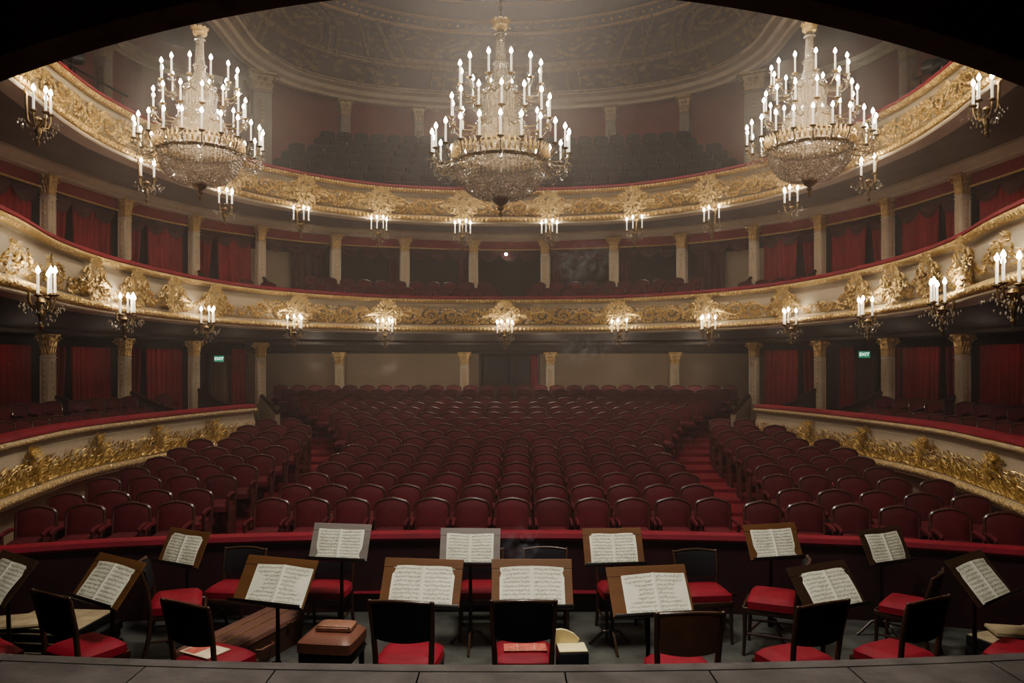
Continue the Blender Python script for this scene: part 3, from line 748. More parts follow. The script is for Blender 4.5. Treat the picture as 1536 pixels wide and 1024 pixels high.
def balcony(label, plan, zl, zt, cart_px, q0=0, q1=None, mirror=False, P=.62, low=0., gm=None, fine=.018, clusters=None):
    """zl = underside of the lip, zt = top of the velvet rail"""
    t = thing('balcony_parapet', label, 'balcony front'); H = zt-zl; gm = gm or gilt
    fixm = (lambda mm: [setattr(mm, 'v', [(-x, y, z) for x, y, z in mm.v]), mm][1]) if mirror else (lambda mm: mm)
    bulge = .10
    z = lambda f: zl+H*f
    band = [(-.06-bulge*math.sin(PI*f)**.8, z(.23+.46*f)) for f in np.linspace(0, 1, 13)]
    if low: band = [(-.16+.14*f**1.4, z(.17+.60*f)) for f in np.linspace(0, 1, 13)]
    allow = None
    if clusters:
        cq = np.array([plan.hit(px) for px in clusters]); mid = plan.len/2
        def allow(u):
            u = np.asarray(u, float); d = np.min(np.abs(u[..., None]-cq), axis=-1)
            a = .42+.60*np.clip(1-(d-.16)/.34, 0, 1); c = np.clip((7.6-np.abs(u-mid))/1.2, 0, 1)
            return a*(1-c)+1.1*c
    m, g = relief(plan, band, fine, fine, scrolls(P, .030 if not low else .03, .8 if not low else .35, low, allow), q0, q1); fixm(m).build('relief_band', gm, t, gild=g, fix=False, angle=180)
    m = M(); sweep(plan, [(0, z(.68)), (-.05, z(.69)), (-.03, z(.72)), (-.02, z(.79)), (-.07, z(.81)), (-.10, z(.825)), (0, z(.825))], .12, q0, q1, m); fixm(m).build('upper_moulding', cream, t)
    m, g = relief(plan, [(-.05, z(.80)), (-.12, z(.82)), (-.15, z(.86)), (-.12, z(.895)), (-.04, z(.90))], fine*.9, .02, beads(.075, .022, .08 if low else .36), q0, q1); fixm(m).build('bead_moulding', gm, t, gild=g, fix=False, angle=180)
    m = M(); sweep(plan, [(0, z(.10)), (-.17, z(.11)), (-.18, z(.12)), (-.14, z(.19)), (-.10, z(.22)), (-.06, z(.235)), (0, z(.235))], .12, q0, q1, m)
    sweep(plan, [(.1, z(0)), (-.20, z(0)), (-.22, z(.02)), (-.22, z(.05)), (-.17, z(.065)), (.1, z(.065))], .12, q0, q1, m); fixm(m).build('lip', cream, t)
    m, g = relief(plan, [(-.16, z(.055)), (-.24, z(.075)), (-.255, z(.11)), (-.23, z(.15)), (-.15, z(.17))], fine*.9, .02, beads(.11, .03, .14 if low else .42), q0, q1); fixm(m).build('leaf_moulding', gm, t, gild=g, fix=False, angle=180)
    rp = [(-.10, z(.90)), (-.14, z(.925)), (-.13, z(.965)), (-.08, z(.995)), (.02, z(1.0)), (.16, z(.995)), (.22, z(.96)), (.22, z(.90))]
    m = M(); sweep(plan, rp, .12, q0, q1, m); fixm(m).build('velvet_rail', velvet_rail, t)
    m = M(); sweep(plan, [(.0, z(.06)), (.12, z(.06)), (.12, z(.9)), (.0, z(.9))], .2, q0, q1, m); fixm(m).build('backing', cream, t, smooth=False)
    if low: fixm(blades(plan, z(.19), z(.76), -.165, -.035, 330, cart_px, int(cart_px[0]), mirror)).build('gold_leaf_clusters', leaf_gold, t, smooth=False, fix=False)
    else: fixm(scroll_leaves(plan, z(.46), H*.44, P, -.075, allow=allow)).build('gold_scrollwork', leaf_gold, t, angle=60, fix=False)
    for px in ([] if low else cart_px):
        q = plan.hit(px) if not mirror else plan.hit(2*CX-px)
        p, n_ = plan.at(q, -.19 if not low else -.17); x = -p.x if mirror else p.x; nx = -n_.x if mirror else n_.x
        o = link('cartouche', SHELL_BIG, t, (x, p.y, z(.50)), math.atan2(n_.y, nx)-PI/2)
    return t
S1PX = [62, 187, 309, 441, 577, 757, 929, 1063, 1187, 1302, 1414, 1520]
S2PX = [57, 220, 337, 451, 568, 694, 824, 952, 1068, 1188, 1303, 1480]
mids = lambda L_: [(a+b)/2 for a, b in zip(L_, L_[1:])]
balcony('cream and gilded scrollwork front of the lower balcony with crimson velvet rail', TIER1, 3.45, 4.47, [x for x in S1PX[1:-1]]+[120, 245, 1358, 1470], P=.60, clusters=[10, 62, 120, 187, 245, 309, 441, 1063, 1187, 1302, 1358, 1414, 1470, 1520])
balcony('gilded front of the upper gallery with narrow red rail, above the columns', TIER2, 6.25, 7.22, [x for x in S2PX[1:-1]], P=.52, gm=gilt_band)
PCUT = 0.
balcony('low cream parapet with gold leaf clusters at the left stalls boxes', PARA, .78, 1.70, [35, 138, 228, 312], low=.62, gm=gilt_white, fine=.02)
balcony('low cream parapet with gold leaf clusters at the right stalls boxes', PARA, .78, 1.70, [1505, 1398, 1304, 1222], low=.62, gm=gilt_white, mirror=True, fine=.02)
m = M(); 
for s in (-1, 1):
    m = M(); qa = TIER2.hit(60) if s < 0 else TIER2.hit(1330); qb = TIER2.hit(230) if s < 0 else TIER2.hit(1500)
    nm = 'left' if s < 0 else 'right'
    t = thing('guard_rail', 'thin dark guard rail above the %s end of the gallery' % nm, 'railing')
    m.tube([(*TIER2.at(qa+(qb-qa)*i/20, .55)[0], 7.75) for i in range(21)], .022, 6); m.build('top_rail', metal_dark, t)
    for i in range(6):
        p = TIER2.at(qa+(qb-qa)*(.04+.92*i/5), .55)[0]; M().tube([(p.x, p.y, 6.75), (p.x, p.y, 7.74)], .015, 6).build('post', metal_dark, t)

# ------------------------------------------------------------------ candles, sconces
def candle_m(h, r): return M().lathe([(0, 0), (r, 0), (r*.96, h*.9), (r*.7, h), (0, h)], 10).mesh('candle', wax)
def flame_mesh(h, r): return M().lathe([(0, 0), (r*.7, h*.15), (r, h*.35), (r*.75, h*.62), (r*.3, h*.85), (0, h)], 8).mesh('flame', flame_m)
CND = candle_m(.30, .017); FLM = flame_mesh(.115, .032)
def pan(m, c, r=.05, mi=0): m.lathe([(.004, -.02), (.02, -.012), (r*.8, .0), (r, .012), (r*.92, .016), (r*.4, .006), (.02, .03), (.0, .03)], 10, mi, None, c)
def pendants(m, cx, cy, z0, n, rad, drop, rng, r=.012):
    for _ in range(n):
        a = rng.uniform(0, 2*PI); rr = rad*math.sqrt(rng.random()); d = drop*(1-rr/rad*.75)*rng.uniform(.25, 1)
        m.octa((cx+rr*math.cos(a), cy+rr*math.sin(a), z0-d), r*rng.uniform(.7, 1.3), r*rng.uniform(1.2, 2.2))
LIGHTS = []
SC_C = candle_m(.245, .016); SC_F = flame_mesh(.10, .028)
def sconce_proto(n, up):
    t = thing('candle_sconce', 'proto', 'sconce', group=None); rng = random.Random(n)
    m = M(); m.lathe([(0, -.42), (.02, -.40), (.03, -.36), (.012, -.33), (.03, -.26), (.05, -.2), (.03, -.15), (.055, -.10), (.075, -.06), (.03, -.02), (0, -.01)], 10); m.build('stem', brass, t)
    m = M(); m.tube([(0, .15, .10+up), (0, .14, .04), (0, .13, -.06), (0, .08, -.14), (0, .0, -.12)], .02, 6); m.lathe([(0, 0), (.07, .0), (.06, .02), (0, .03)], 12, 0, Matrix.Translation((0, .15, .10+up)) @ Matrix.Rotation(PI/2, 4, 'X')); m.build('bracket', brass, t)
    for k in range(n):
        f = (k/(n-1)-.5)*2; a = f*1.15; x, y = .215*math.sin(a), -.20*math.cos(a)+.06; z = .015*((k*7) % 3)
        m = M(); m.tube([(0, 0, -.08), (x*.35, y*.35, -.16), (x*.8, y*.8, -.15), (x, y, -.06), (x, y, z)], .011, 6); pan(m, (x, y, z)); m.build('arm', brass, t)
        c = link('candle', SC_C, t, (x, y, z+.02)); link('flame', SC_F, c, (0, 0, .245))
    m = M(); pendants(m, 0, -.03, -.05, 70, .27, .36, rng, .013); m.build('crystal_drops', crystal, t)
    return t, tree(t)
SP = {}
def sconces(plan, pxs, ns, zt, where, grp, off, up=0.):
    for i, (px, n) in enumerate(zip(pxs, ns)):
        q = plan.hit(px, off); p, n_ = plan.at(q, off); rz = math.atan2(n_.y, n_.x)-PI/2
        lab = 'brass candle sconce with %s lit candles on the %s, %s from the left' % ({3: 'three', 4: 'four', 5: 'five'}[n], where, ORD[i])
        if (n, up) not in SP:
            SP[n, up] = sconce_proto(n, up); o = SP[n, up][0]; o.location = (p.x, p.y, zt); o.rotation_euler = (0, 0, rz); o['label'] = lab; o['group'] = grp
        else: dup(SP[n, up][0], SP[n, up][1], (p.x, p.y, zt), rz, lab, grp)
        for kk_ in range(n):
            f = (kk_/(n-1)-.5)*2; a_ = f*1.15; x_, y_ = .215*math.sin(a_), -.20*math.cos(a_)+.06; c_, s_ = math.cos(rz), math.sin(rz)
            LIGHTS.append((p.x+x_*c_-y_*s_, p.y+x_*s_+y_*c_, zt+.32+.015*((kk_*7) % 3), 'sconce'))
sconces(TIER1, S1PX, [4, 5, 4, 4, 4, 4, 3, 4, 4, 4, 4, 4], 3.44, 'lower balcony front', 'lower balcony sconces', -.36)
sconces(TIER2, S2PX, [4, 3, 4, 3, 4, 4, 4, 3, 3, 4, 3, 4], 5.94, 'gallery front', 'gallery sconces', -.36, .22)

# ------------------------------------------------------------------ chandeliers
def chandelier():
    t = thing('chandelier', 'large crystal chandelier hanging in the middle, the biggest of the three', 'chandelier', group='chandeliers'); rng = random.Random(5)
    m = M(); 
    for k in range(26):
        z = 2.42+.075*k; rot = Matrix.Translation((0, 0, z)) @ Matrix.Rotation((k % 2)*PI/2, 4, 'Z')
        m.tube([(.022*math.cos(a), 0, .045*math.sin(a)) for a in np.linspace(0, 2*PI, 10, endpoint=False)], .007, 5, 0, rot, closed=True)
    m.build('chain', brass, t)
    m = M(); m.lathe([(.05, 2.2), (.12, 2.22), (.14, 2.26), (.10, 2.29), (.04, 2.33), (.02, 2.4), (0, 2.41)], 14)
    for k in range(10):
        leaf_mesh(m, .10, .16, .06, Matrix.Rotation(k*2*PI/10, 4, 'Z') @ Matrix.Translation((0, -.11, 2.22)))
    m.build('crown', gold_m, t)
    # stem: a tapering tent of crystal strings over a brass core
    prof = [(1.98+.22, .055), (1.75, .075), (1.5, .10), (1.30, .15), (1.18, .26), (1.05, .33), (.9, .30), (.75, .30), (.6, .42), (.42, .50), (.28, .48), (.12, .56), (.02, .66)]
    zs = [z for z, r in prof][::-1]; rs = [r for z, r in prof][::-1]
    M().lathe([(r*.86, z) for z, r in prof], 20).build('crystal_tent', tent_glass, t)
    m = M()
    for k in range(30):
        a = 2*PI*k/30
        for z in np.arange(.02, 2.2, .045):
            r = float(np.interp(z, zs, rs)); j = rng.uniform(.8, 1.25)
            if r*30 < 3.6 and k % 2: continue
            m.octa((r*math.cos(a), r*math.sin(a), z), .012*j, .022*j)
    for z, r in ((1.2, .30), (.62, .40), (2.12, .09), (1.62, .12)):
        m.tube([(r*math.cos(a), r*math.sin(a), z) for a in np.linspace(0, 2*PI, 24, endpoint=False)], .018, 6, closed=True)
    m.build('crystal_strings', crystal, t)
    # bowl rim, bowl and finial
    m = M(); m.lathe([(.74, -.10), (.78, -.10), (.80, -.06), (.78, -.04), (.75, -.04)], 48); m.lathe([(.75, .12), (.79, .12), (.795, .15), (.75, .15)], 48); m.build('bowl_rim', brass, t)
    m = M()
    for k in range(54):
        a = 2*PI*k/54; c, s = math.cos(a), math.sin(a)
        m.tube([(.79*c, .79*s, -.02), (.82*c, .82*s, .06), (.80*c, .80*s, .13), (.835*c, .835*s, .2)], [.022, .03, .024, .006], 6)
    m.build('rim_leaves', gold_m, t)
    bw = lambda f: (.75*math.cos(f*PI/2)**.72, -.08-.60*math.sin(f*PI/2))
    M().lathe([bw(f) for f in np.linspace(0, .97, 12)], 40).build('bowl', bowl_glass, t)
    m = M()
    for j, f in enumerate(np.linspace(.03, .95, 15)):
        r, z = bw(f); n = max(8, int(2*PI*r/.062))
        for k in range(n):
            a = 2*PI*(k+.5*(j % 2))/n; q = rng.uniform(.8, 1.3); m.octa(((r+.012)*math.cos(a), (r+.012)*math.sin(a), z), .013*q, .02*q)
    for k in range(16):
        a = 2*PI*k/16; m.tube([((bw(f)[0]+.01)*math.cos(a), (bw(f)[0]+.01)*math.sin(a), bw(f)[1]-.006) for f in np.linspace(0, .95, 10)], .006, 4)
    m.build('bowl_beads', bowl_crystal, t)
    m = M(); m.lathe([(0, -1.0), (.012, -.97), (.035, -.93), (.015, -.88), (.06, -.84), (.03, -.79), (.10, -.75), (.15, -.68), (.14, -.64), (0, -.63)], 16); m.build('finial', brass, t)
    # candle rings
    for R_, z, n, r0, zr in ((.70, 1.20, 12, .25, 1.12), (.84, .64, 14, .36, .55), (1.16, .05, 22, .80, -.05)):
        for k in range(n):
            a = 2*PI*(k+.5)/n + .13*n; c, s = math.cos(a), math.sin(a); mid = (r0+R_)/2
            m = M(); m.tube([(r0*c, r0*s, zr), ((r0*.7+R_*.3)*c, (r0*.7+R_*.3)*s, zr-.09), ((r0*.25+R_*.75)*c, (r0*.25+R_*.75)*s, zr-.11), (R_*.98*c, R_*.98*s, z-.09), (R_*c, R_*s, z)], .012, 6)
            pan(m, (R_*c, R_*s, z), .062)
            pendants(m, R_*c, R_*s, z-.03, 12, .075, .30 if R_ > 1 else .16, rng, .012)
            m.mi = [0]*len(m.f); m.mi[-12*8:] = [1]*(12*8)
            m.build('arm', [brass, crystal], t)
            o = link('candle', CND, t, (R_*c, R_*s, z+.02)); link('flame', FLM, o, (0, 0, .30))
    m = M()
    for k in range(22):          # swags of beads between the outer arms
        a0, a1 = 2*PI*(k+.5)/22+.13*22, 2*PI*(k+1.5)/22+.13*22
        for j in range(9):
            f = j/8; a = a0+(a1-a0)*f; m.octa((1.12*math.cos(a), 1.12*math.sin(a), -.06-.22*(1-(2*f-1)**2)), .013, .018)
        for j in range(8):
            f = j/7; rr = 1.12-.30*f; m.octa((rr*math.cos(a0), rr*math.sin(a0), -.08-.16*math.sin(PI*f)), .012, .017)
    m.build('bead_swags', crystal, t)
    return t
ch = chandelier(); cht = tree(ch)
CH = [(PX(751, 13), 13., 6.10, 1.), (-4.78, 12., 5.98, .81), (4.76, 12., 6.04, .81)]
ch.location = CH[0][:3]
dup(ch, cht, CH[1][:3], .4, 'smaller crystal chandelier hanging before the left balcony fronts', scale=.81)
dup(ch, cht, CH[2][:3], 1.1, 'smaller crystal chandelier hanging before the right balcony fronts', scale=.81)
for x, y, z, s in CH:
    ro = {CH[0][0]: 0., -4.78: .4}.get(x, 1.1)
    for R_, z_, n in ((.70, 1.20, 12), (.84, .64, 14), (1.16, .05, 22)):
        for k in range(n):
            a = 2*PI*(k+.5)/n+.13*n+ro; LIGHTS.append((x+R_*s*math.cos(a), y+R_*s*math.sin(a), z+(z_+.375)*s, 'chand'))
    LIGHTS.append((x, y, z-.12*s, 'bowl'))

# ------------------------------------------------------------------ theatre seats
def pad(w, z0, z1, crest, th, bul, y0, lean, nu=13, nv=9, back=True):
    """upholstered panel: bottom z0, top z1 with a raised crest, leaning back by lean (y per z)"""
    m = M()
    def shape(u, v):
        x = (2*u-1); zt = z1+crest*(.55*math.cos(min(1, abs(x)/.75)*PI/2)**1.5+.45*(1-abs(x)**3))
        k = 1-.03*max(0, v-.8)/.2*abs(x)**6 
        X = x*w/2*(.96+.04*v)*k; Z = z0+(zt-z0)*v
        if v > .8: Z -= .032*((v-.8)/.2)*abs(x)**10
        return X, Z
    def fr(u, v):
        X, Z = shape(u, v); b = (1-abs(2*u-1)**4)*(1-abs(2*v-1)**4)
        return (X, y0-bul*b+lean*(Z-z0), Z)
    def bk(u, v):
        X, Z = shape(u, v); return (X, y0+th+lean*(Z-z0), Z)
    m.grid(fr, nu, nv)
    if back:
        m.grid(bk, nu, nv)
        rim = [(i/(nu-1), 0) for i in range(nu)]+[(1, j/(nv-1)) for j in range(1, nv)]+[(i/(nu-1), 1) for i in range(nu-2, -1, -1)]+[(0, j/(nv-1)) for j in range(nv-2, 0, -1)]
        a = [fr(*q) for q in rim]; b = [bk(*q) for q in rim]; n = len(rim)
        m.add(a+b, [(i, (i+1) % n, n+(i+1) % n, n+i) for i in range(n)])
    return m, shape, rim if back else None
def cushion(c, d, bul, nu=11, nv=11):
    m = M(); hx, hy, hz = d[0]/2, d[1]/2, d[2]/2
    def top(u, v):
        x, y = 2*u-1, 2*v-1; e = max(abs(x), abs(y)); k = (1-abs(x)**6)*(1-abs(y)**6)
        rr = 1-.04*(abs(x)*abs(y))**4
        return (c[0]+hx*x*rr, c[1]+hy*y*rr, c[2]+hz*.5+(hz*.5+bul)*k**.5)
    def bot(u, v): x, y, z = top(u, v); return (x, y, c[2]-hz)
    m.grid(top, nu, nv); m.grid(bot, nu, nv)
    rim = [(i/(nu-1), 0) for i in range(nu)]+[(1, j/(nv-1)) for j in range(1, nv)]+[(i/(nu-1), 1) for i in range(nu-2, -1, -1)]+[(0, j/(nv-1)) for j in range(nv-2, 0, -1)]
    a = [top(*q) for q in rim]; b = [bot(*q) for q in rim]; n = len(rim)
    m.add(a+b, [(i, (i+1) % n, n+(i+1) % n, n+i) for i in range(n)])
    return m
def seat_meshes():
    W = .43; d = {}
    bk, shape, rim = pad(W, .46, .845, .045, .06, .035, .0, .16)
    d['backrest'] = bk
    fr = M(); outl = [(0, v) for v in np.linspace(0, 1, 9)]+[(u, 1) for u in np.linspace(.08, .92, 13)]+[(1, v) for v in np.linspace(1, 0, 9)]
    pts = []
    for u, v in outl:
        X, Z = shape(u, v); pts.append((X*1.035, .01+.16*(Z-.46), Z+(.012 if v == 1 else 0)))
    fr.tube(pts, .0215, 6, flat=1.1)
    for s in (-1, 1): fr.tube([(s*W/2*.99, .0, .47), (s*W/2*.99, -.01, .25), (s*W/2*.99, .03, 0)], .02, 6)
    fr.blob((0, .075, .913), (.035, .014, .013), 8)
    fr.add([(-W/2, .09, .30), (W/2, .09, .30), (W/2, .14, .84), (-W/2, .14, .84)], [(0, 1, 2, 3)])
    d['back_frame'] = fr
    d['seat'] = cushion((0, -.215, .495), (.405, .45, .10), .022)
    d['arm'] = []
    for s in (-1, 1):
        a = M(); a.tube([(s*.222, -.02, .655), (s*.222, -.16, .665), (s*.222, -.32, .66), (s*.222, -.39, .645)], [.017, .019, .021, .018], 8, flat=1.5); a.blob((s*.222, -.39, .65), (.0215, .032, .03), 8)
        p = M(); p.tube([(s*.222, -.36, 0), (s*.222, -.36, .2), (s*.222, -.33, .42), (s*.222, -.37, .56), (s*.222, -.36, .64)], [.02, .022, .018, .024, .02], 6)
        p.box((s*.222, -.16, .24), (.012, .36, .44), .004); p.box((s*.222, -.2, .02), (.03, .42, .04), .01)
        d['arm'].append((a, p))
    return d
SM = seat_meshes()
ms_back = SM['backrest'].mesh('backrest', velvet, angle=50); ms_fr = SM['back_frame'].mesh('back_frame', seat_wood); ms_seat = SM['seat'].mesh('seat', velvet, angle=60)
ms_arm = [(a.mesh('armrest', velvet), p.mesh('side_panel', seat_wood)) for a, p in SM['arm']]
GRP = {'c': 'centre block stalls seats', 'l': 'left block stalls seats', 'r': 'right block stalls seats'}
def make_seat(name, cat, full):
    t = thing(name, 'proto', cat)
    link('backrest', ms_back, t); link('back_frame', ms_fr, t); link('seat', ms_seat, t)
    for a, p in ms_arm:
        o = link('armrest', a, t)
        if full: link('side_panel', p, t)
    return t, tree(t)
PROTO = {}
def put(name, cat, full, loc, rz, label, group, scale=None):
    k = (name, full)
    if k not in PROTO:
        PROTO[k] = make_seat(name, cat, full); o = PROTO[k][0]; o.location = loc; o.rotation_euler = (0, 0, rz); o['label'] = label; o['group'] = group; o.scale = (scale or 1,)*3
    else: dup(PROTO[k][0], PROTO[k][1], loc, rz, label, group, scale)
LE = [-3.29, -3.2, -3.15, -3.06, -3.05, -3.02, -2.99, -3.26, -3.66, -3.9, -4.2, -4.67, -5.09, -5.59, -6.1, -6.56, -7.0]
RE = [2.95, 2.94, 2.95, 2.93, 2.93, 2.95, 2.97, 3.26, 3.62, 3.9, 4.2, 4.67, 5.09, 5.59, 6.1, 6.56, 7.0]
NR_ = [12]*7+[13, 14, 15, 16, 18, 20, 21, 23, 25, 27]
far = []
for i, d in enumerate(ROWD):
    pw = (RE[i]-LE[i])/NR_[i]
    for j in range(NR_[i]):
        x = LE[i]+pw*(j+.5); rz = -x*.012+R.uniform(-.02, .02); z = fz(i)-.02
        if i >= 15: far.append((x, d, z, rz)); continue
        put('theatre_seat', 'seat', i < 6, (x, d, z), rz, 'red velvet seat, centre block, %s row from the pit, %s from its left end' % (ORD[i], ORD[j]), GRP['c'])
SIDE = [(9.66, -4.17, 4), (10.35, -4.2, 4), (11.35, -4.23, 4), (12.1, -4.16, 4), (12.95, -4.14, 4), (13.8, -4.15, 4), (14.75, -4.19, 4), (15.5, -4.25, 3), (16.2, -4.34, 3), (16.95, -4.75, 2)]
SIDER = [(9.66, 3.25, 6), (10.35, 3.92, 5), (11.35, 4.05, 5), (12.1, 4.2, 4), (12.95, 4.3, 4), (13.8, 4.4, 4), (14.75, 4.5, 4), (15.5, 4.55, 3), (16.2, 4.6, 3), (16.95, 4.75, 2)]
for s, lst in ((-1, SIDE), (1, SIDER)):
    nm = 'left' if s < 0 else 'right'
    for i, (d, x0, n) in enumerate(lst):
        for j in range(n):
            ph = .10+.05*j; x = x0+s*.52*j; y = d-.055*j-.03*j*j*.6
            put('theatre_seat', 'seat', True, (x, y, floor_at(d)), s*-(.10+.035*j)+R.uniform(-.02, .02), 'red velvet seat, %s side block, %s row from the pit, %s from the aisle' % (nm, ORD[i], ORD[j]), GRP['l' if s < 0 else 'r'])
def merged_seats(name, label, lst, mats):
    m = M()
    for x, y, z, rz in lst:
        mt = Matrix.Translation((x, y, z)) @ Matrix.Rotation(rz, 4, 'Z')
        m.merge(SM['backrest'], mt, 0); m.merge(SM['back_frame'], mt, 1); m.merge(SM['seat'], mt, 0)
    o = m.build(name, mats, angle=50, fix=False); return tag(o, label, 'seats', kind='stuff')
merged_seats('distant_stalls_seating', 'two dim rearmost rows of red stalls seats before the back wall', far, [velvet_far, seat_wood])
# lower balcony seats: two rows each side of the gap
FRONT = [483, 508.5, 534, 559, 584, 610, 637, 663, 689, 714, 741, 800, 823, 849, 874, 900, 926, 952, 978, 1005, 1029]
BACK = [470, 496, 522, 548, 574, 599, 625, 650, 675, 701, 727, 808, 835, 862, 887, 912, 937, 963, 990, 1014, 1042]
for lst, off, z, nm in ((FRONT, .72, 3.95, 'front'), (BACK, 1.45, 4.2, 'back')):
    for j, px in enumerate(lst):
        q = TIER1.hit(px, off); p, n_ = TIER1.at(q, off); s = 'left' if j < 11 else 'right'; jj = 10-j if j < 11 else j-11
        put('balcony_armchair', 'seat', False, (p.x, p.y, z), math.atan2(n_.y, n_.x)-PI/2, 'red balcony seat, %s row, %s from the central gap on the %s' % (nm, ORD[jj], s), 'lower balcony seats', .89)
for j, px in enumerate([372, 405]):
    q = TIER1.hit(px, .75); p, n_ = TIER1.at(q, .75)
    put('balcony_armchair', 'seat', False, (p.x, p.y, 3.87), math.atan2(n_.y, n_.x)-PI/2, 'red balcony box seat by the left pale panel, %s towards it' % ORD[j], 'lower balcony box seats')
for j, px in enumerate([1116, 1141, 1166, 1192]):
    q = TIER1.hit(px, .75); p, n_ = TIER1.at(q, .75)
    put('balcony_armchair', 'seat', False, (p.x, p.y, 3.87), math.atan2(n_.y, n_.x)-PI/2, 'red balcony box seat by the right pale panel, %s from it' % ORD[j], 'lower balcony box seats')
# stalls box seats
BXF = [8, 34, 60, 87, 114, 142, 172, 197, 220]; BXB = [3, 27, 53, 79, 120, 145, 170, 195, 247]
BRF = [1302, 1327, 1353, 1379, 1405, 1429, 1455, 1480, 1506, 1531]; BRB = [1325, 1351, 1376, 1400, 1447, 1473, 1500, 1527]
for lst, s, off, z, nm in ((BXF, 1, .80, 1.02, 'front'), (BXB, 1, 1.5, 1.22, 'back'), (BRF, -1, .80, 1.02, 'front'), (BRB, -1, 1.5, 1.22, 'back')):
    order = sorted(lst, key=lambda q: abs(q-CX), reverse=True)
    for j, px in enumerate(order):
        q = PARA.hit(px if s > 0 else 2*CX-px, off); p, n_ = PARA.at(q, off); x, nx = (p.x, n_.x) if s > 0 else (-p.x, -n_.x)
        a = math.atan2(n_.y+.55, nx)-PI/2
        put('box_armchair', 'seat', False, (x, p.y, z), a, 'red seat in the %s stalls boxes, %s row, %s from the stage' % ('left' if s > 0 else 'right', nm, ORD[j]), 'stalls box seats', .80)
# gallery seating, too dim to count
lst = []
for r_ in range(6):
    off = .5+.62*r_; z = 6.9+.42*r_
    d0 = 20.+off*.92
    n = 27
    for j in range(n):
        x = (j-(n-1)/2)*.50
        y = 20.6+.75*r_-.022*x*x
        if abs(x) < 6.4-.12*r_: lst.append((x, y, z-.05, -x*.03))
merged_seats('gallery_seating', 'dark rows of seats rising in the dim upper gallery', lst, [mat('shaded gallery velvet', (.008, .004, .006), .9, var=.3, vscale=5), black_wood])  # velvet blackened so the seats look unlit; shade put into the colour
m = M()
for r_ in range(6):
    vs = []
    for i in range(25):
        x = -6.6+13.2*i/24; y = 20.6+.75*r_-.022*x*x
        vs += [(x, y-.5, 6.7), (x, y-.5, 6.84+.42*r_), (x, y+.3, 6.84+.42*r_), (x, y+.3, 6.7)]
    m.add(vs, [(i*4+j, (i+1)*4+j, (i+1)*4+j+1, i*4+j+1) for i in range(24) for j in range(3)]); m.add([vs[0], vs[1], vs[2], vs[3], *vs[-4:]], [(0, 1, 2, 3), (4, 5, 6, 7)])
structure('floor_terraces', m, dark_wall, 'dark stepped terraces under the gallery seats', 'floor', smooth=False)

# low walls with handrails at the back corners of the stalls
for s, nm in ((-1, 'left'), (1, 'right')):
    t = thing('aisle_wall', 'low beige aisle wall with sloping dark handrail, %s rear corner of the stalls' % nm, 'low wall', (s*6.55, 20.4, .6), 0, 'aisle walls')
    m = M(); a, b = (0, 0, 0), (-s*.75, -1.1, 0)
    P8 = [(0, 0, -.3), (b[0], b[1], -.3), (b[0], b[1], .78), (0, 0, 1.16)]
    m.add(P8+[(x-s*.10, y+.08, z) for x, y, z in P8], [(0, 1, 2, 3), (4, 5, 6, 7), (0, 1, 5, 4), (1, 2, 6, 5), (2, 3, 7, 6), (3, 0, 4, 7)]); m.build('panel', beige, t, smooth=False)
    m = M(); m.tube([(-s*.05, .06, 1.19), (b[0]-s*.05, b[1]+.02, .81)], .055, 8); m.build('handrail', wood, t)

# ------------------------------------------------------------------ doors, exit signs, small lamp
t = thing('door_1', 'dark double doorway in the middle of the stalls back wall', 'door', (PX(764, 24.4), 24.38, .9), 0, kind='structure')
m = M(); m.box((0, .0, 1.05), (1.78, .1, 2.1)); m.build('recess', mat('dark doorway', (.012, .010, .012), .8), t, smooth=False)
for s in (-1, 1): 
    m = M(); m.box((s*.42, -.07, 1.0), (.8, .05, 2.0), .01); m.box((s*.42, -.10, 1.5), (.55, .02, .7), .01); m.box((s*.42, -.10, .55), (.55, .02, .8), .01); m.build('door_leaf', mat('dark door leaf', (.022, .017, .018), .5), t, smooth=False)
m = M(); m.box((-.92, -.1, 1.05), (.09, .12, 2.1), .01); m.box((.92, -.1, 1.05), (.09, .12, 2.1), .01); m.box((0, -.1, 2.12), (1.93, .12, .1), .01); m.build('door_frame', dark_trim, t)
c0x = PX(764, 24.2)+.78
def fn(u, v): return (-.12+.24*u, .03*math.sin(u*PI*6), 1.98*v)
o = M().grid(fn, 37, 4).build('curtain', curtain_m, angle=180, fix=False); o.location = (c0x, 24.18, .95); tag(o, 'narrow red curtain gathered at the right of the back doorway', 'curtain')
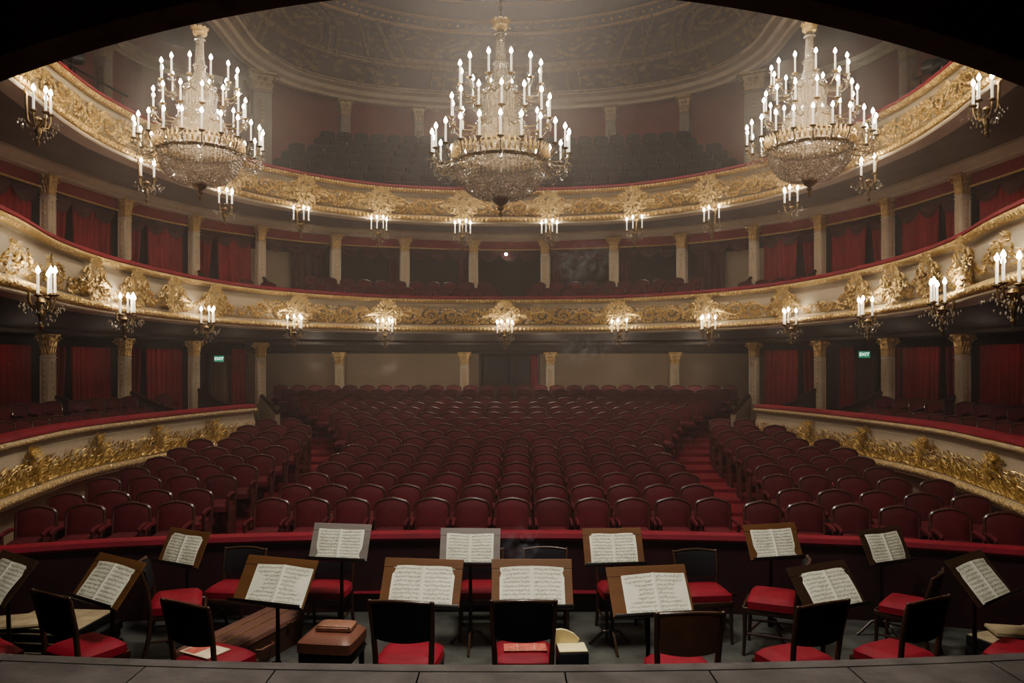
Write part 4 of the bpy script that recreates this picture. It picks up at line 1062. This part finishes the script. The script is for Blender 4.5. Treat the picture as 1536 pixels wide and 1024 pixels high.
for s, nm, px, n_ in ((-1, 'left', 342, 2), (1, 'right', 1286, 3)):
    q = COLL.hit(px, 1.2); p, nn = COLL.at(q, 1.2); rz = math.atan2(nn.y, nn.x)-PI/2
    t = thing('door_%d' % n_, 'brown wooden exit door behind the %s stalls boxes' % nm, 'door', (p.x, p.y, 1.1), rz, kind='structure')
    m = M(); m.box((0, .05, .88), (1.0, .06, 1.76), .01); m.box((-.24, .01, .9), (.36, .03, 1.4), .01); m.box((.24, .01, .9), (.36, .03, 1.4), .01); m.build('door_leaf', door_wood, t)
    m = M(); m.box((-.54, .03, .9), (.08, .12, 1.8), .01); m.box((.54, .03, .9), (.08, .12, 1.8), .01); m.box((0, .03, 1.8), (1.16, .12, .08), .01); m.build('door_frame', dark_trim, t)
    m = M(); m.tube([(.4*-s, -.03, .85), (.4*-s, -.06, .85), (.4*-s, -.06, 1.0), (.4*-s, -.03, 1.0)], .012, 6); m.build('door_handle', brass, t)
    px2 = 328.5 if s < 0 else 1296.5; q = COLL.hit(px2, -.04); p, nn = COLL.at(q, -.04)
    sw_ = .245; zz = PZ(538 if s < 0 else 531.5, p.y)
    t = thing('exit_sign', 'lit green exit sign above the %s stalls door' % nm, 'sign', (p.x, p.y, zz), (math.atan2(nn.y, nn.x)-PI/2)*.35, 'exit signs')
    m = M(); m.box((0, .03, 0), (.27, .05, .19), .008); m.build('housing', metal_dark, t)
    m = M(); m.box((0, .0, 0), (.24, .012, .16), .003); m.build('panel', sign_green, t)
    cu = bpy.data.curves.new('lettering', 'FONT'); cu.body = 'EXIT'; cu.size = .105; cu.align_x = 'CENTER'; cu.align_y = 'CENTER'; cu.extrude = .002; cu.offset = .002
    tmp = bpy.data.objects.new('tmp', cu); COL.objects.link(tmp); dg = bpy.context.evaluated_depsgraph_get(); me = bpy.data.meshes.new_from_object(tmp.evaluated_get(dg))
    bpy.data.objects.remove(tmp); me.materials.clear(); me.materials.append(sign_white)
    o = link('lettering', me, t, (0, -.010, 0)); o.rotation_euler = (PI/2, 0, 0)
    m = M(); m.tube([(0, .04, .09), (0, .04, .6)], .012, 6); m.build('bracket', metal_dark, t)
p, nn = COLL.at(COLL.hit(759, -.05), -.05); zz = PZ(381, p.y)
t = thing('hanging_lamp', 'small bright round lamp hanging at the top of the central balcony bay', 'lamp', (p.x, p.y, zz))
m = M(); m.tube([(0, 0, .04), (0, 0, 6.34-zz)], .012, 6); m.lathe([(0, .03), (.035, .03), (.025, .06), (0, .08)], 12); m.build('fitting', brass, t)
m = M(); m.blob((0, 0, 0), .045, 12); m.build('bulb', lamp_m, t)
# stage lights on the gallery rail
for s, px, py, nm in ((-1, 106, 84, 'left'), (1, 1402, 98, 'right')):
    q = TIER2.hit(px, .7); p, nn = TIER2.at(q, .7); zz = PZ(py, p.y)
    t = thing('spotlight', 'black stage spotlight on the %s gallery rail' % nm, 'spotlight', (p.x, p.y, zz), .9*s, 'gallery spotlights')
    mt = Matrix.Rotation(PI/2, 4, 'X')
    m = M(); m.lathe([(0, -.2), (.10, -.2), (.13, -.1), (.13, .15), (.16, .18), (.16, .34), (.15, .34), (.13, .2), (0, .2)], 16, 0, mt); m.build('body', metal_dark, t)
    m = M(); m.tube([(-.17, 0, 0), (-.17, 0, -.2), (.17, 0, -.2), (.17, 0, 0)], .015, 6); m.build('yoke', metal_dark, t)
    m = M(); m.tube([(0, 0, -.2), (0, 0, 6.8-zz)], .02, 6); m.build('pole', metal_dark, t)

# ------------------------------------------------------------------ orchestra pit
PITW = Plan([(8.2, 6.6), (7.2, 7.25), (6, 7.95), (5, 8.38), (3.96, 8.66), (2, 8.93), (0, 9.0)])
t = thing('pit_barrier', 'curved orchestra pit barrier draped in dark crimson velvet with padded rail', 'barrier')
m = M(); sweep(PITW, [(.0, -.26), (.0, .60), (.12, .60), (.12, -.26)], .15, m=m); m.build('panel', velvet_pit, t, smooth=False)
m = M(); sweep(PITW, [(-.04, .57), (-.06, .60), (-.04, .65), (.02, .665), (.12, .66), (.18, .62), (.17, .57)], .12, m=m); m.build('padded_rail', velvet_rail, t)

# --- music stands and scores
def desk_mesh(w, h, lean):
    m = M(); mt = Matrix.Rotation(-lean, 4, 'X')
    m.box((0, .007, -h*.10), (w, .014, h*.80), .003, 0, mt); m.box((0, .007, h*.402), (w*1.005, .016, h*.195), .003, 0, mt)
    return m, mt
def make_stand(w, h, lean, hz, wm):
    """local origin on the floor; the desk centre stands hz above it; front is -y"""
    t = thing('music_stand', 'proto', 'music stand')
    m, mt = desk_mesh(w, h, lean); mt2 = Matrix.Translation((0, 0, hz)) @ mt
    dk = M(); dk.merge(m, Matrix.Translation((0, 0, hz))); dk.build('desk', wm, t, smooth=False)
    l = M(); l.box((0, -.03, -h*.5+.006), (w*1.01, .075, .014), .004, 0, mt2); l.box((0, -.066, -h*.5+.014), (w*1.01, .01, .026), .003, 0, mt2); l.build('ledge', black_wood, t)
    p = M(); p.box((0, .035, -h*.1), (.09, .03, h*.5), .008, 0, mt2); p.tube([(0, .04, hz-.02), (0, .05, hz*.5), (0, .05, .16)], [.015, .019, .021], 8); p.lathe([(.0, .1), (.03, .1), (.034, .16), (.028, .20), (0, .2)], 12, 0, None, (0, .05, 0)); p.build('post', black_wood, t)
    for k in range(3):
        a = PI/2+2*PI*k/3+PI; lg = M(); c, s = math.cos(a), math.sin(a)
        lg.tube([(0, .05, .17), (.10*c, .05+.10*s, .15), (.22*c, .05+.22*s, .025), (.25*c, .05+.25*s, .008)], [.014, .014, .012, .012], 6, flat=1.2); lg.build('leg', wood, t)
    return t, tree(t), lean, hz, w, h
def score_meshes(seed, pw, ph):
    rng = random.Random(seed); pg = []; nt = M()
    for s in (-1, 1):
        def fn(u, v, s=s):
            x = s*pw*u; lift = .022*math.exp(-u*9)*1.0+.010*math.sin(PI*min(1, u*1.05))+ (.006*math.sin(v*5+seed) * u)
            return (x, -lift, (v-.5)*ph + .006*math.sin(u*3+seed)*v)
        m = M(); m.grid(fn, 12, 9)
        m.grid(lambda u, v: tuple(a+b for a, b in zip(fn(u, v), (s*.004*(u > .5), .004, -.003))), 12, 2)
        pg.append(m)
        rows = 9
        for r_ in range(rows):
            z = ph*(.42-.84*r_/(rows-1)); x0, x1 = (.06, .93)
            def pt(u, z_): x, y, _z = fn(u, z_/ph+.5); return (x, y-.0016, _z)
            for l in range(5):
                zz = z+(l-2)*ph*.0072
                for i in range(6):
                    ua, ub = x0+(x1-x0)*i/6, x0+(x1-x0)*(i+1)/6
                    a, b = pt(ua, zz), pt(ub, zz); th = ph*.0006
                    nt.add([(a[0], a[1], a[2]-th), (b[0], b[1], b[2]-th), (b[0], b[1], b[2]+th), (a[0], a[1], a[2]+th)], [(0, 1, 2, 3)])
            u = x0+.03
            while u < x1-.02:
                zz = z+rng.uniform(-3, 3)*ph*.0072; q = pt(u, zz); a_ = .0034; 
                nt.add([(q[0]-a_*1.2, q[1]-.0004, q[2]-a_*.4), (q[0], q[1]-.0004, q[2]-a_*.9), (q[0]+a_*1.2, q[1]-.0004, q[2]+a_*.4), (q[0], q[1]-.0004, q[2]+a_*.9)], [(0, 1, 2, 3)])
                st = rng.choice((-1, 1))*ph*.032; xx = q[0]+a_*(1 if st > 0 else -1)
                nt.add([(xx-.0008, q[1]-.0004, q[2]), (xx+.0008, q[1]-.0004, q[2]), (xx+.0008, q[1]-.0004, q[2]+st), (xx-.0008, q[1]-.0004, q[2]+st)], [(0, 1, 2, 3)])
                nxt = u+rng.choice((.022, .03, .045, .06))
                if rng.random() < .45 and nxt < x1-.03:
                    q2 = pt(nxt, zz); nt.add([(xx, q[1]-.0005, q[2]+st), (q2[0]+(xx-q[0]), q2[1]-.0005, q[2]+st), (q2[0]+(xx-q[0]), q2[1]-.0005, q[2]+st*.85), (xx, q[1]-.0005, q[2]+st*.85)], [(0, 1, 2, 3)])
                u = nxt
    return pg[0].mesh('page', paper, fix=False, angle=80), pg[1].mesh('page', paper, fix=False, angle=80), nt.mesh('notation', ink, smooth=False, fix=False)
PAGES = [score_meshes(k, .29, .355) for k in range(3)]; PAGES_S = [score_meshes(10+k, .238, .30) for k in range(3)]
STK = {}
#        x    y    Y     yaw  size material  label bits
ST = [(4, 866, 6.95, -36, 'L', desk_dark, 'brown music stand cut by the left frame edge, turned right'),
      (161, 870, 6.9, -33, 'L', desk_wood, 'brown music stand turned right, beside the stacked folders at the left'),
      (412, 872, 6.9, -18, 'L', desk_wood, 'brown music stand in front of the long leather case'),
      (632, 874, 6.95, -7, 'L', desk_wood, 'brown music stand behind the black chair left of centre'),
      (798, 875, 6.95, 0, 'L', desk_wood, 'brown music stand at the middle of the pit under smoke wisp'),
      (975, 886, 6.75, 9, 'L', desk_wood, 'orange-brown music stand with a wide bare board left of its score'),
      (1241, 880, 7.05, 25, 'L', desk_dark, 'dark brown music stand behind the pair of black chairs at right'),
      (1471, 866, 6.9, 37, 'L', desk_dark, 'dark music stand turned left, beside the folders at the right'),
      (275, 821, 8.1, -28, 'S', desk_wood, 'smaller rear brown music stand beyond the side-on chair at the left'),
      (510, 813, 7.75, -9, 'S', desk_sheen, 'smaller rear music stand greyed by sheen, the left of two pale desks'),
      (705, 820, 7.75, -2, 'S', desk_sheen, 'smaller rear music stand greyed by sheen, the right of two pale desks'),
      (920, 820, 7.75, 5, 'S', desk_wood, 'smaller rear brown music stand right of the rising smoke'),
      (1160, 812, 8.1, 13, 'S', desk_wood, 'smaller rear brown music stand before the right aisle'),
      (1328, 818, 8.1, 24, 'S', desk_dark, 'smaller rear dark music stand before the right block of seats')]
PITZ = -.26
for i, (px, py, Y, yaw, sz, wm, lab) in enumerate(ST):
    w, h, lean = (.735, .455, math.radians(31+abs(yaw)*.22)) if sz == 'L' else (.61, .385, math.radians(26))
    x = PX(px, Y); z = PZ(py, Y); hz = z-PITZ
    t, tr, *_ = make_stand(w, h, lean, hz, wm); t.location = (x, Y, PITZ); t.rotation_euler = (0, 0, math.radians(yaw)); t['label'] = lab; t['group'] = 'music stands'
    A, B, Nn = (PAGES if sz == 'L' else PAGES_S)[i % 3]
    sh = {2: .06, 5: .05, 3: .01, 6: .03, 0: .0, 7: .0}.get(i, 0)
    s = bpy.data.objects.new('open_score', None); COL.objects.link(s); s.empty_display_size = .1
    mt = Matrix.Translation((x, Y, z)) @ Matrix.Rotation(math.radians(yaw), 4, 'Z') @ Matrix.Rotation(-lean, 4, 'X') @ Matrix.Translation((sh, -.004, -.027 if sz == 'L' else -.018))
    s.matrix_world = mt
    tag(s, 'open score on the ' + lab.replace('smaller rear ', 'rear '), 'sheet music', 'open scores')
    w_ = s['label'].split()
    s['label'] = ' '.join(w_[:16])
    for me, nm in ((A, 'page'), (B, 'page'), (Nn, 'notation')): link(nm, me, s)

# --- orchestra chairs (local: front +y, back at y = -.2)
def chair_parts(wooden=False, sh=.39, bz=.61, top=.895):
    d = []; e = sh-.475; tz = top-.895
    d.append(('seat', cushion((0, -.0, sh), (.47, .42, .085), .026), red_pad))
    f = M(); f.box((0, .24, .41+e), (.42, .025, .06), .008); f.box((0, -.2, .41+e), (.42, .025, .06), .008)
    for s in (-1, 1): f.box((s*.215, .02, .41+e), (.025, .44, .06), .008)
    for s in (-1, 1): f.tube([(s*.21, -.2, .2), (s*.205, .22, .2)], .011, 6)
    d.append(('seat_frame', f, wood))
    for s in (-1, 1):
        l = M(); l.tube([(s*.205, .225, .43+e), (s*.205, .225, .2), (s*.21, .235, .03), (s*.21, .235, 0)], [.021, .018, .014, .016], 8); d.append(('leg', l, wood))
        l = M(); l.tube([(s*.22, -.27, 0), (s*.215, -.215, .25), (s*.215, -.20, .45), (s*.225, -.225, .65), (s*.238, -.275, .87+tz), (s*.24, -.285, .905+tz)], [.017, .02, .022, .021, .019, .015], 8); d.append(('leg', l, wood))
    def bf(front):
        def fn(u, v):
            x = 2*u-1; z = bz+(.885+tz-bz+.015*(1-x*x))*v; y = -.215-.20*(z-.6)-.035*(1-x*x)+(.018+.010*(1-abs(x)**4)*(1-abs(2*v-1)**4))*(1 if front else -1)
            if v == 0: z -= .02*(1-x*x)
            return (.215*x, y, z)
        return fn
    b = M(); b.grid(bf(True), 11, 7); b.grid(bf(False), 11, 7)
    rim = [(i/10, 0) for i in range(11)]+[(1, j/6) for j in range(1, 7)]+[(i/10, 1) for i in range(9, -1, -1)]+[(0, j/6) for j in range(5, 0, -1)]
    a, c = [bf(True)(*q) for q in rim], [bf(False)(*q) for q in rim]; n = len(rim); b.add(a+c, [(i, (i+1) % n, n+(i+1) % n, n+i) for i in range(n)])
    d.append(('backrest', b, chair_brown if wooden else black_cloth))
    r = M(); r.tube([(x*.235, -.278-.035*(1-x*x), .895+tz+.018*(1-x*x)) for x in np.linspace(-1, 1, 13)], .0165, 8)
    for s in (-1, 1): r.blob((s*.238, -.283, .905+tz), (.020, .018, .014), 8)
    d.append(('top_rail', r, wood))
    return d
CHM = {}
for wdn, kw in (('near', {}), ('wood', dict(wooden=True)), ('far', dict(sh=.475, bz=.60, top=.835))): CHM[wdn] = [(n_, m_.mesh(n_, mt_, angle=50), mt_) for n_, m_, mt_ in chair_parts(**kw)]
def chair(px, Y, yaw, label, group, wooden='near', sc=1.08, back=True):
    """px is the photo column of the middle of the backrest when back, else of the seat"""
    a = math.radians(yaw); o = .24*sc if back else 0
    x, y = PX(px, Y)-math.sin(a)*o, Y+math.cos(a)*o
    t = thing('orchestra_chair', label, 'chair', (x, y, PITZ), a, group, scale=sc)
    for n_, me, _ in CHM[wooden]: link(n_, me, t)
    return t, (x, y)
G1 = 'orchestra chairs nearest the stage'; G2 = 'orchestra chairs before the pit barrier'
chair(-26, 6.5, -35, 'red seated chair mostly cut off by the left frame edge', G1, back=False)
chair(84, 6.40, -29, 'black-backed chair with red seat turned right, first full chair from the left', G1)
chair(284, 6.15, -27, 'black-backed chair holding a booklet, before the long leather case', G1)
chair(603, 6.20, -7, 'black-backed chair right of the leather stool', G1)
c4 = chair(785, 6.22, 0, 'black-backed chair with a pinkish booklet on its red seat, middle of the pit', G1)
chair(1033, 5.92, 2, 'chair with brown wooden back before the orange-brown stand', G1, wooden='wood')
chair(1229, 6.15, 22, 'black-backed chair under the dark stand on the right', G1)
chair(1386, 6.25, 27, 'black-backed chair turned left, rightmost full chair near the stage', G1)
chair(1532, 6.5, 42, 'red seated chair cut off by the right frame edge', G1, back=False)
chair(222, 7.55, -70, 'side-on chair with bright red seat at the left, beyond the leather case', G2, 'far', 1.1)
chair(366, 8.45, 172, 'chair facing the stage behind the stand at the leather case', G2, 'far', 1.0)
chair(500, 8.45, 176, 'chair facing the stage behind the left pale desk', G2, 'far', 1.0)
chair(722, 8.45, 180, 'chair facing the stage behind the right pale desk', G2, 'far', 1.0)
chair(818, 8.45, 180, 'chair facing the stage hidden behind the middle stand', G2, 'far', 1.0)
chair(925, 8.45, 184, 'chair facing the stage behind the rear brown stand', G2, 'far', 1.0)
chair(1044, 8.35, 186, 'black-backed chair facing the stage, right of the orange-brown stand', G2, 'far', 1.0)
chair(1202, 7.6, 66, 'side-on chair with red seat beside the dark brown stand at right', G2, 'far', 1.1)
chair(1400, 7.5, 50, 'angled chair with dim red seat between the two dark stands at right', G2, 'far', 1.0)

# --- small things in the pit
def flat_book(name, label, cat, w, d, h, loc, rz, cover, top, group=None):
    t = thing(name, label, cat, loc, rz, group)
    m = M(); m.box((0, 0, h*.5), (w, d, h), min(.015, h*.3)); m.build('body', cover, t)
    m = M(); m.box((0, 0, h+.002), (w*.97, d*.97, .006), .002); m.build('top_sheet', top, t)
    m = M(); m.box((0, -d/2-.001, h*.5), (w*.96, .004, h*.18), .001); m.build('page_edge', cream, t)
    return t
LV = ['lowest', 'second lowest', 'second highest', 'topmost']
for k in range(4):
    flat_book('music_folder', 'black music folder, %s of the stack at the left' % LV[k], 'folder', .92-.03*k, .62, .085, (PX(92, 7.6)+.012*k*(-1)**k, 7.6, PITZ+.092*k), -.12+.04*(k % 2), black_case, kraft if k == 3 else black_case, 'left folder stack')
for k in range(3):
    flat_book('music_folder', 'black music folder, %s of the stack at the right' % LV[k if k < 2 else 3], 'folder', .95-.03*k, .55, .10, (PX(1540, 7.2), 7.2, PITZ+.107*k), .35, black_case, kraft if k == 2 else black_case, 'right folder stack')
flat_book('loose_score', 'loose beige score leaning on the left folder stack near the frame edge', 'sheet music', .5, .4, .02, (PX(20, 7.4), 7.45, PITZ+.378), .3, kraft, kraft)
flat_book('loose_score', 'loose beige score on the right folder stack', 'sheet music', .42, .3, .03, (PX(1525, 7.25), 7.28, PITZ+.332), -.2, kraft, kraft)
# long leather instrument case
t = thing('instrument_case', 'long brown leather instrument case lying on the floor at the left', 'case', (PX(362, 7.38), 7.44, PITZ), math.radians(-20))
m = M(); L_, w, h = 1.35, .46, .24
def case_prof(z0, z1, w0, w1, y): return [(-w0/2, y, z0), (w0/2, y, z0), (w1/2, y, z1), (-w1/2, y, z1)]
def loftbox(m, z0, z1, w0, w1, l0, l1):
    a = [(-w0/2, -l0/2, z0), (w0/2, -l0/2, z0), (w0/2, l0/2, z0), (-w0/2, l0/2, z0), (-w1/2, -l1/2, z1), (w1/2, -l1/2, z1), (w1/2, l1/2, z1), (-w1/2, l1/2, z1)]
    m.add(a, [(0, 1, 2, 3), (4, 5, 6, 7), (0, 1, 5, 4), (1, 2, 6, 5), (2, 3, 7, 6), (3, 0, 4, 7)])
loftbox(m, 0, .26, .40, .46, L_-.04, L_); case_l = mat('scuffed case leather', (.17, .082, .062), .5, bump=.15, bscale=30); m.build('body', mat('dark brown leather', (.085, .036, .025), .5), t, smooth=False)
m = M(); loftbox(m, .26, .30, .47, .45, L_+.01, L_-.02); loftbox(m, .30, .325, .45, .40, L_-.02, L_-.08); m.build('lid', case_l, t, smooth=False)
m = M(); m.tube([(-.08, -.62, .327), (-.08, .62, .327)], .006, 6); m.tube([(.08, -.62, .327), (.08, .62, .327)], .006, 6); m.build('seam', brass, t)
m = M(); m.tube([(.235, -.12, .18), (.28, -.10, .18), (.28, .10, .18), (.235, .12, .18)], .014, 6); m.build('handle', leather, t)
for y in (-.4, .4): m = M(); m.box((.235, y, .25), (.02, .06, .07), .006); m.build('latch', brass, t)
# leather stool with a flat bag on it
Y = 6.55; t = thing('leather_stool', 'square brown leather stool with dark legs between two chairs', 'stool', (PX(499, Y), Y, PITZ), math.radians(-8))
cushion((0, 0, .545), (.47, .46, .11), .02).build('seat', leather, t, angle=60)
m = M(); m.box((0, 0, .44), (.44, .43, .10), .01); m.build('apron', black_wood, t)
for a in (-1, 1):
    for b in (-1, 1): m = M(); m.tube([(a*.19, b*.185, .42), (a*.195, b*.19, .2), (a*.20, b*.195, 0)], [.026, .022, .018], 8); m.build('leg', black_wood, t)
t = thing('leather_pouch', 'small tan leather pouch lying on the leather stool', 'pouch', (PX(500, Y)+.02, Y+.03, PITZ+.624), math.radians(-5))
cushion((0, 0, .02), (.31, .21, .035), .008).build('body', leather_tan, t, angle=60)
m = M(); m.tube([(-.145, -.098, .026), (-.14, -.09, .038), (.14, -.09, .038), (.145, -.098, .026)], .006, 6); m.build('flap_edge', leather, t)
# booklets
(cx_, cy_) = c4[1]
t = thing('booklet', 'pinkish red booklet lying on the middle chair seat', 'booklet', (cx_+.02, cy_-.03, PITZ+.497), .03)
m = M(); m.box((0, 0, .006), (.36, .17, .012), .003); m.build('cover', booklet_m, t)
m = M(); 
for x in (-.065, .08): m.box((x, 0, .0125), (.006, .16, .002))
m.box((0, -.075, .0125), (.35, .006, .002)); m.build('pale_lines', cream, t)
t = thing('booklet', 'cream and red printed programme on the chair before the leather case', 'booklet', (PX(305, 6.35), 6.38, PITZ+.497), -.5)
m = M(); m.box((0, 0, .006), (.34, .24, .012), .003); m.build('cover', mat('cream programme', (.62, .50, .36), .7, var=.2, vscale=9), t)
m = M(); m.box((-.07, 0, .0125), (.14, .2, .002)); m.build('red_print', booklet_m, t)
# open black case with cream lining
Y = 6.36; t = thing('open_case', 'open black instrument case with cream lining right of the middle chair', 'case', (PX(858, Y), Y, PITZ), .06)
m = M(); m.box((0, 0, .265), (.25, .22, .53), .02); m.build('body', black_case, t)
m = M(); m.box((0, .0, .537), (.235, .20, .014), .006); m.build('lining_edge', cream_lining, t)
m = M(); out = [(-.13, 0), (.06, 0), (.075, .03), (.03, .075), (-.03, .105), (-.08, .115), (-.13, .11)]; m.prism(out, .03, 0, Matrix.Translation((0, .08, .545))); m.build('lid_lining', cream_lining, t, smooth=False)

# ------------------------------------------------------------------ haze and smoke
def vol_mat(name, dens, col, aniso, noise=None):
    m = bpy.data.materials.new(name); m.use_nodes = True; nt = m.node_tree; N = nt.nodes; L = nt.links
    N.remove(N['Principled BSDF']); v = N.new('ShaderNodeVolumePrincipled')
    v.inputs['Color'].default_value = (*col, 1); v.inputs['Density'].default_value = dens; v.inputs['Anisotropy'].default_value = aniso
    L.new(v.outputs[0], N['Material Output'].inputs['Volume'])
    if noise:
        tc = N.new('ShaderNodeTexCoord'); nz = N.new('ShaderNodeTexNoise'); nz.inputs['Scale'].default_value = noise; nz.inputs['Detail'].default_value = 4; nz.inputs['Distortion'].default_value = 1.6
        L.new(tc.outputs['Object'], nz.inputs['Vector'])
        mr = N.new('ShaderNodeMapRange'); mr.inputs[1].default_value = .50; mr.inputs[2].default_value = .78; mr.inputs[3].default_value = 0; mr.inputs[4].default_value = dens; L.new(nz.outputs[0], mr.inputs[0])
        ln = N.new('ShaderNodeVectorMath'); ln.operation = 'LENGTH'; L.new(tc.outputs['Generated'], ln.inputs[0])
        sub = N.new('ShaderNodeVectorMath'); sub.operation = 'SUBTRACT'; sub.inputs[1].default_value = (.5, .5, .5); L.new(tc.outputs['Generated'], sub.inputs[0]); L.new(sub.outputs[0], ln.inputs[0])
        m2 = N.new('ShaderNodeMapRange'); m2.inputs[1].default_value = .1; m2.inputs[2].default_value = .5; m2.inputs[3].default_value = 1; m2.inputs[4].default_value = 0; L.new(ln.outputs['Value'], m2.inputs[0])
        mu = N.new('ShaderNodeMath'); mu.operation = 'MULTIPLY'; L.new(mr.outputs[0], mu.inputs[0]); L.new(m2.outputs[0], mu.inputs[1]); L.new(mu.outputs[0], v.inputs['Density'])
    return m
m = M(); m.box((0, 15.9, 6.4), (20.6, 19.6, 15.4))
o = m.build('haze', vol_mat('theatre haze', .012, (.94, .92, .93), .45), smooth=False); tag(o, 'thin grey haze hanging through the auditorium', 'haze', kind='stuff')
for (x, y, z, s_), nm in zip(CH, ('middle', 'left', 'right')):
    m = M(); m.blob((0, 0, 0), (2.3*s_, 2.0*s_, 2.3*s_), 24); o = m.build('haze', vol_mat('chandelier haze', .017, (.97, .94, .92), .5)); o.location = (x, y, z+.7*s_); tag(o, 'glowing haze around the %s chandelier' % nm, 'haze', kind='stuff')
for px, py, Y, rx, rz, dens, lab in ((870, 390, 20.2, 1.0, .75, 3.2, 'pale smoke wisp before the dark balcony bay right of centre'), (872, 520, 19.5, .95, .55, 2.2, 'faint smoke wisp under the lower balcony right of centre'),
                                   (782, 812, 7.3, .24, .30, 5., 'small bluish smoke puff rising behind the middle music stand')):
    m = M(); m.blob((0, 0, 0), (rx, rx*.6, rz), 16); o = m.build('smoke', vol_mat('drifting smoke', dens, (.80, .86, 1.), .1, (1.3 if rx < .5 else 2.2)/rx)); o.location = (PX(px, Y), Y, PZ(py, Y)); tag(o, lab, 'smoke', kind='stuff')

# ------------------------------------------------------------------ lights
LD = {}
POW = {'sconce': 3.2, 'chand': 6.5, 'bowl': 30.}
for x, y, z, k in LIGHTS:
    if k not in LD:
        l = bpy.data.lights.new('candle_light_'+k, 'POINT'); l.energy = POW[k]; l.color = (1, .885, .72); l.shadow_soft_size = .03; LD[k] = l
    o = bpy.data.objects.new('candle_light', LD[k]); COL.objects.link(o); o.location = (x, y, z)
def lamp(name, kind, loc, e, col, tgt=None, size=.2, cone=None):
    l = LD.get(name)
    if l is None:
        l = bpy.data.lights.new(name, kind); l.energy = e; l.color = col; LD[name] = l
        if kind == 'AREA': l.size = size
        else: l.shadow_soft_size = size
        if cone: l.spot_size = cone; l.spot_blend = .8
    o = bpy.data.objects.new(name, l); COL.objects.link(o); o.location = loc
    if tgt: o.rotation_euler = (Vector(tgt)-Vector(loc)).to_track_quat('-Z', 'Y').to_euler()
    return o
lamp('pit_work_light', 'AREA', (.2, 5.95, 7.6), 430, (1, .96, .86), (0, 6.9, 0), 1.2)
lamp('stage_work_light', 'SPOT', (0, 2.6, 7.0), 800, (1, .93, .86), (0, 3.1, 1), .4, 1.15)
lamp('stage_fill', 'AREA', (0, -2.5, 4.6), 45, (1, .85, .78), (0, 6, 4.6), 2.)
lamp('dome_fill', 'AREA', (0, 17.5, 13.2), 420, (1, .85, .68), (0, 16, 0), 4.)  # soft overall fill added under the dome, no fixture there
for k in range(len(QE)-1):          # unseen fill lights added to brighten the bays and boxes
    q = (QE[k]+QE[k+1])/2
    p, n_ = COLL.at(q, -.75); lamp('balcony_fill', 'POINT', (p.x, p.y, 5.35), 4.2, (1, .86, .70), size=.1)
    if k < 4 or k > 10: p, n_ = COLL.at(q, -.5); lamp('box_fill', 'POINT', (p.x, p.y, 2.75), 3.6, (1, .86, .70), size=.1)
for x in (-5.6, -3.4, -1.2, 1.2, 3.4, 5.6): lamp('stalls_fill', 'POINT', (x, 22.5, 2.55), 16., (1, .86, .68), size=.1)  # added fill lights for the back wall and rear rows, no fixtures
w = bpy.data.worlds.new('world'); bpy.context.scene.world = w; w.use_nodes = True
w.node_tree.nodes['Background'].inputs[0].default_value = (.5, .45, .42, 1); w.node_tree.nodes['Background'].inputs[1].default_value = .004

# ------------------------------------------------------------------ camera
cam = bpy.data.cameras.new('camera'); co = bpy.data.objects.new('camera', cam); COL.objects.link(co)
cam.sensor_width = 36; cam.lens = F/1536*36; cam.shift_x = (768-CX)/1536; cam.shift_y = (HY-512)/1536
cam.clip_start = .05; cam.clip_end = 200
co.location = (0, 0, ZC); co.rotation_euler = (PI/2, 0, 0)
sc = bpy.context.scene; sc.camera = co
sc.view_settings.view_transform = 'AgX'; sc.view_settings.look = 'AgX - Medium High Contrast'; sc.view_settings.exposure = .12
sc.cycles.max_bounces = 5; sc.cycles.diffuse_bounces = 3; sc.cycles.glossy_bounces = 3; sc.cycles.transmission_bounces = 3; sc.cycles.volume_bounces = 1; sc.cycles.transparent_max_bounces = 8
sc.cycles.sample_clamp_indirect = 3.; sc.cycles.use_denoising = True
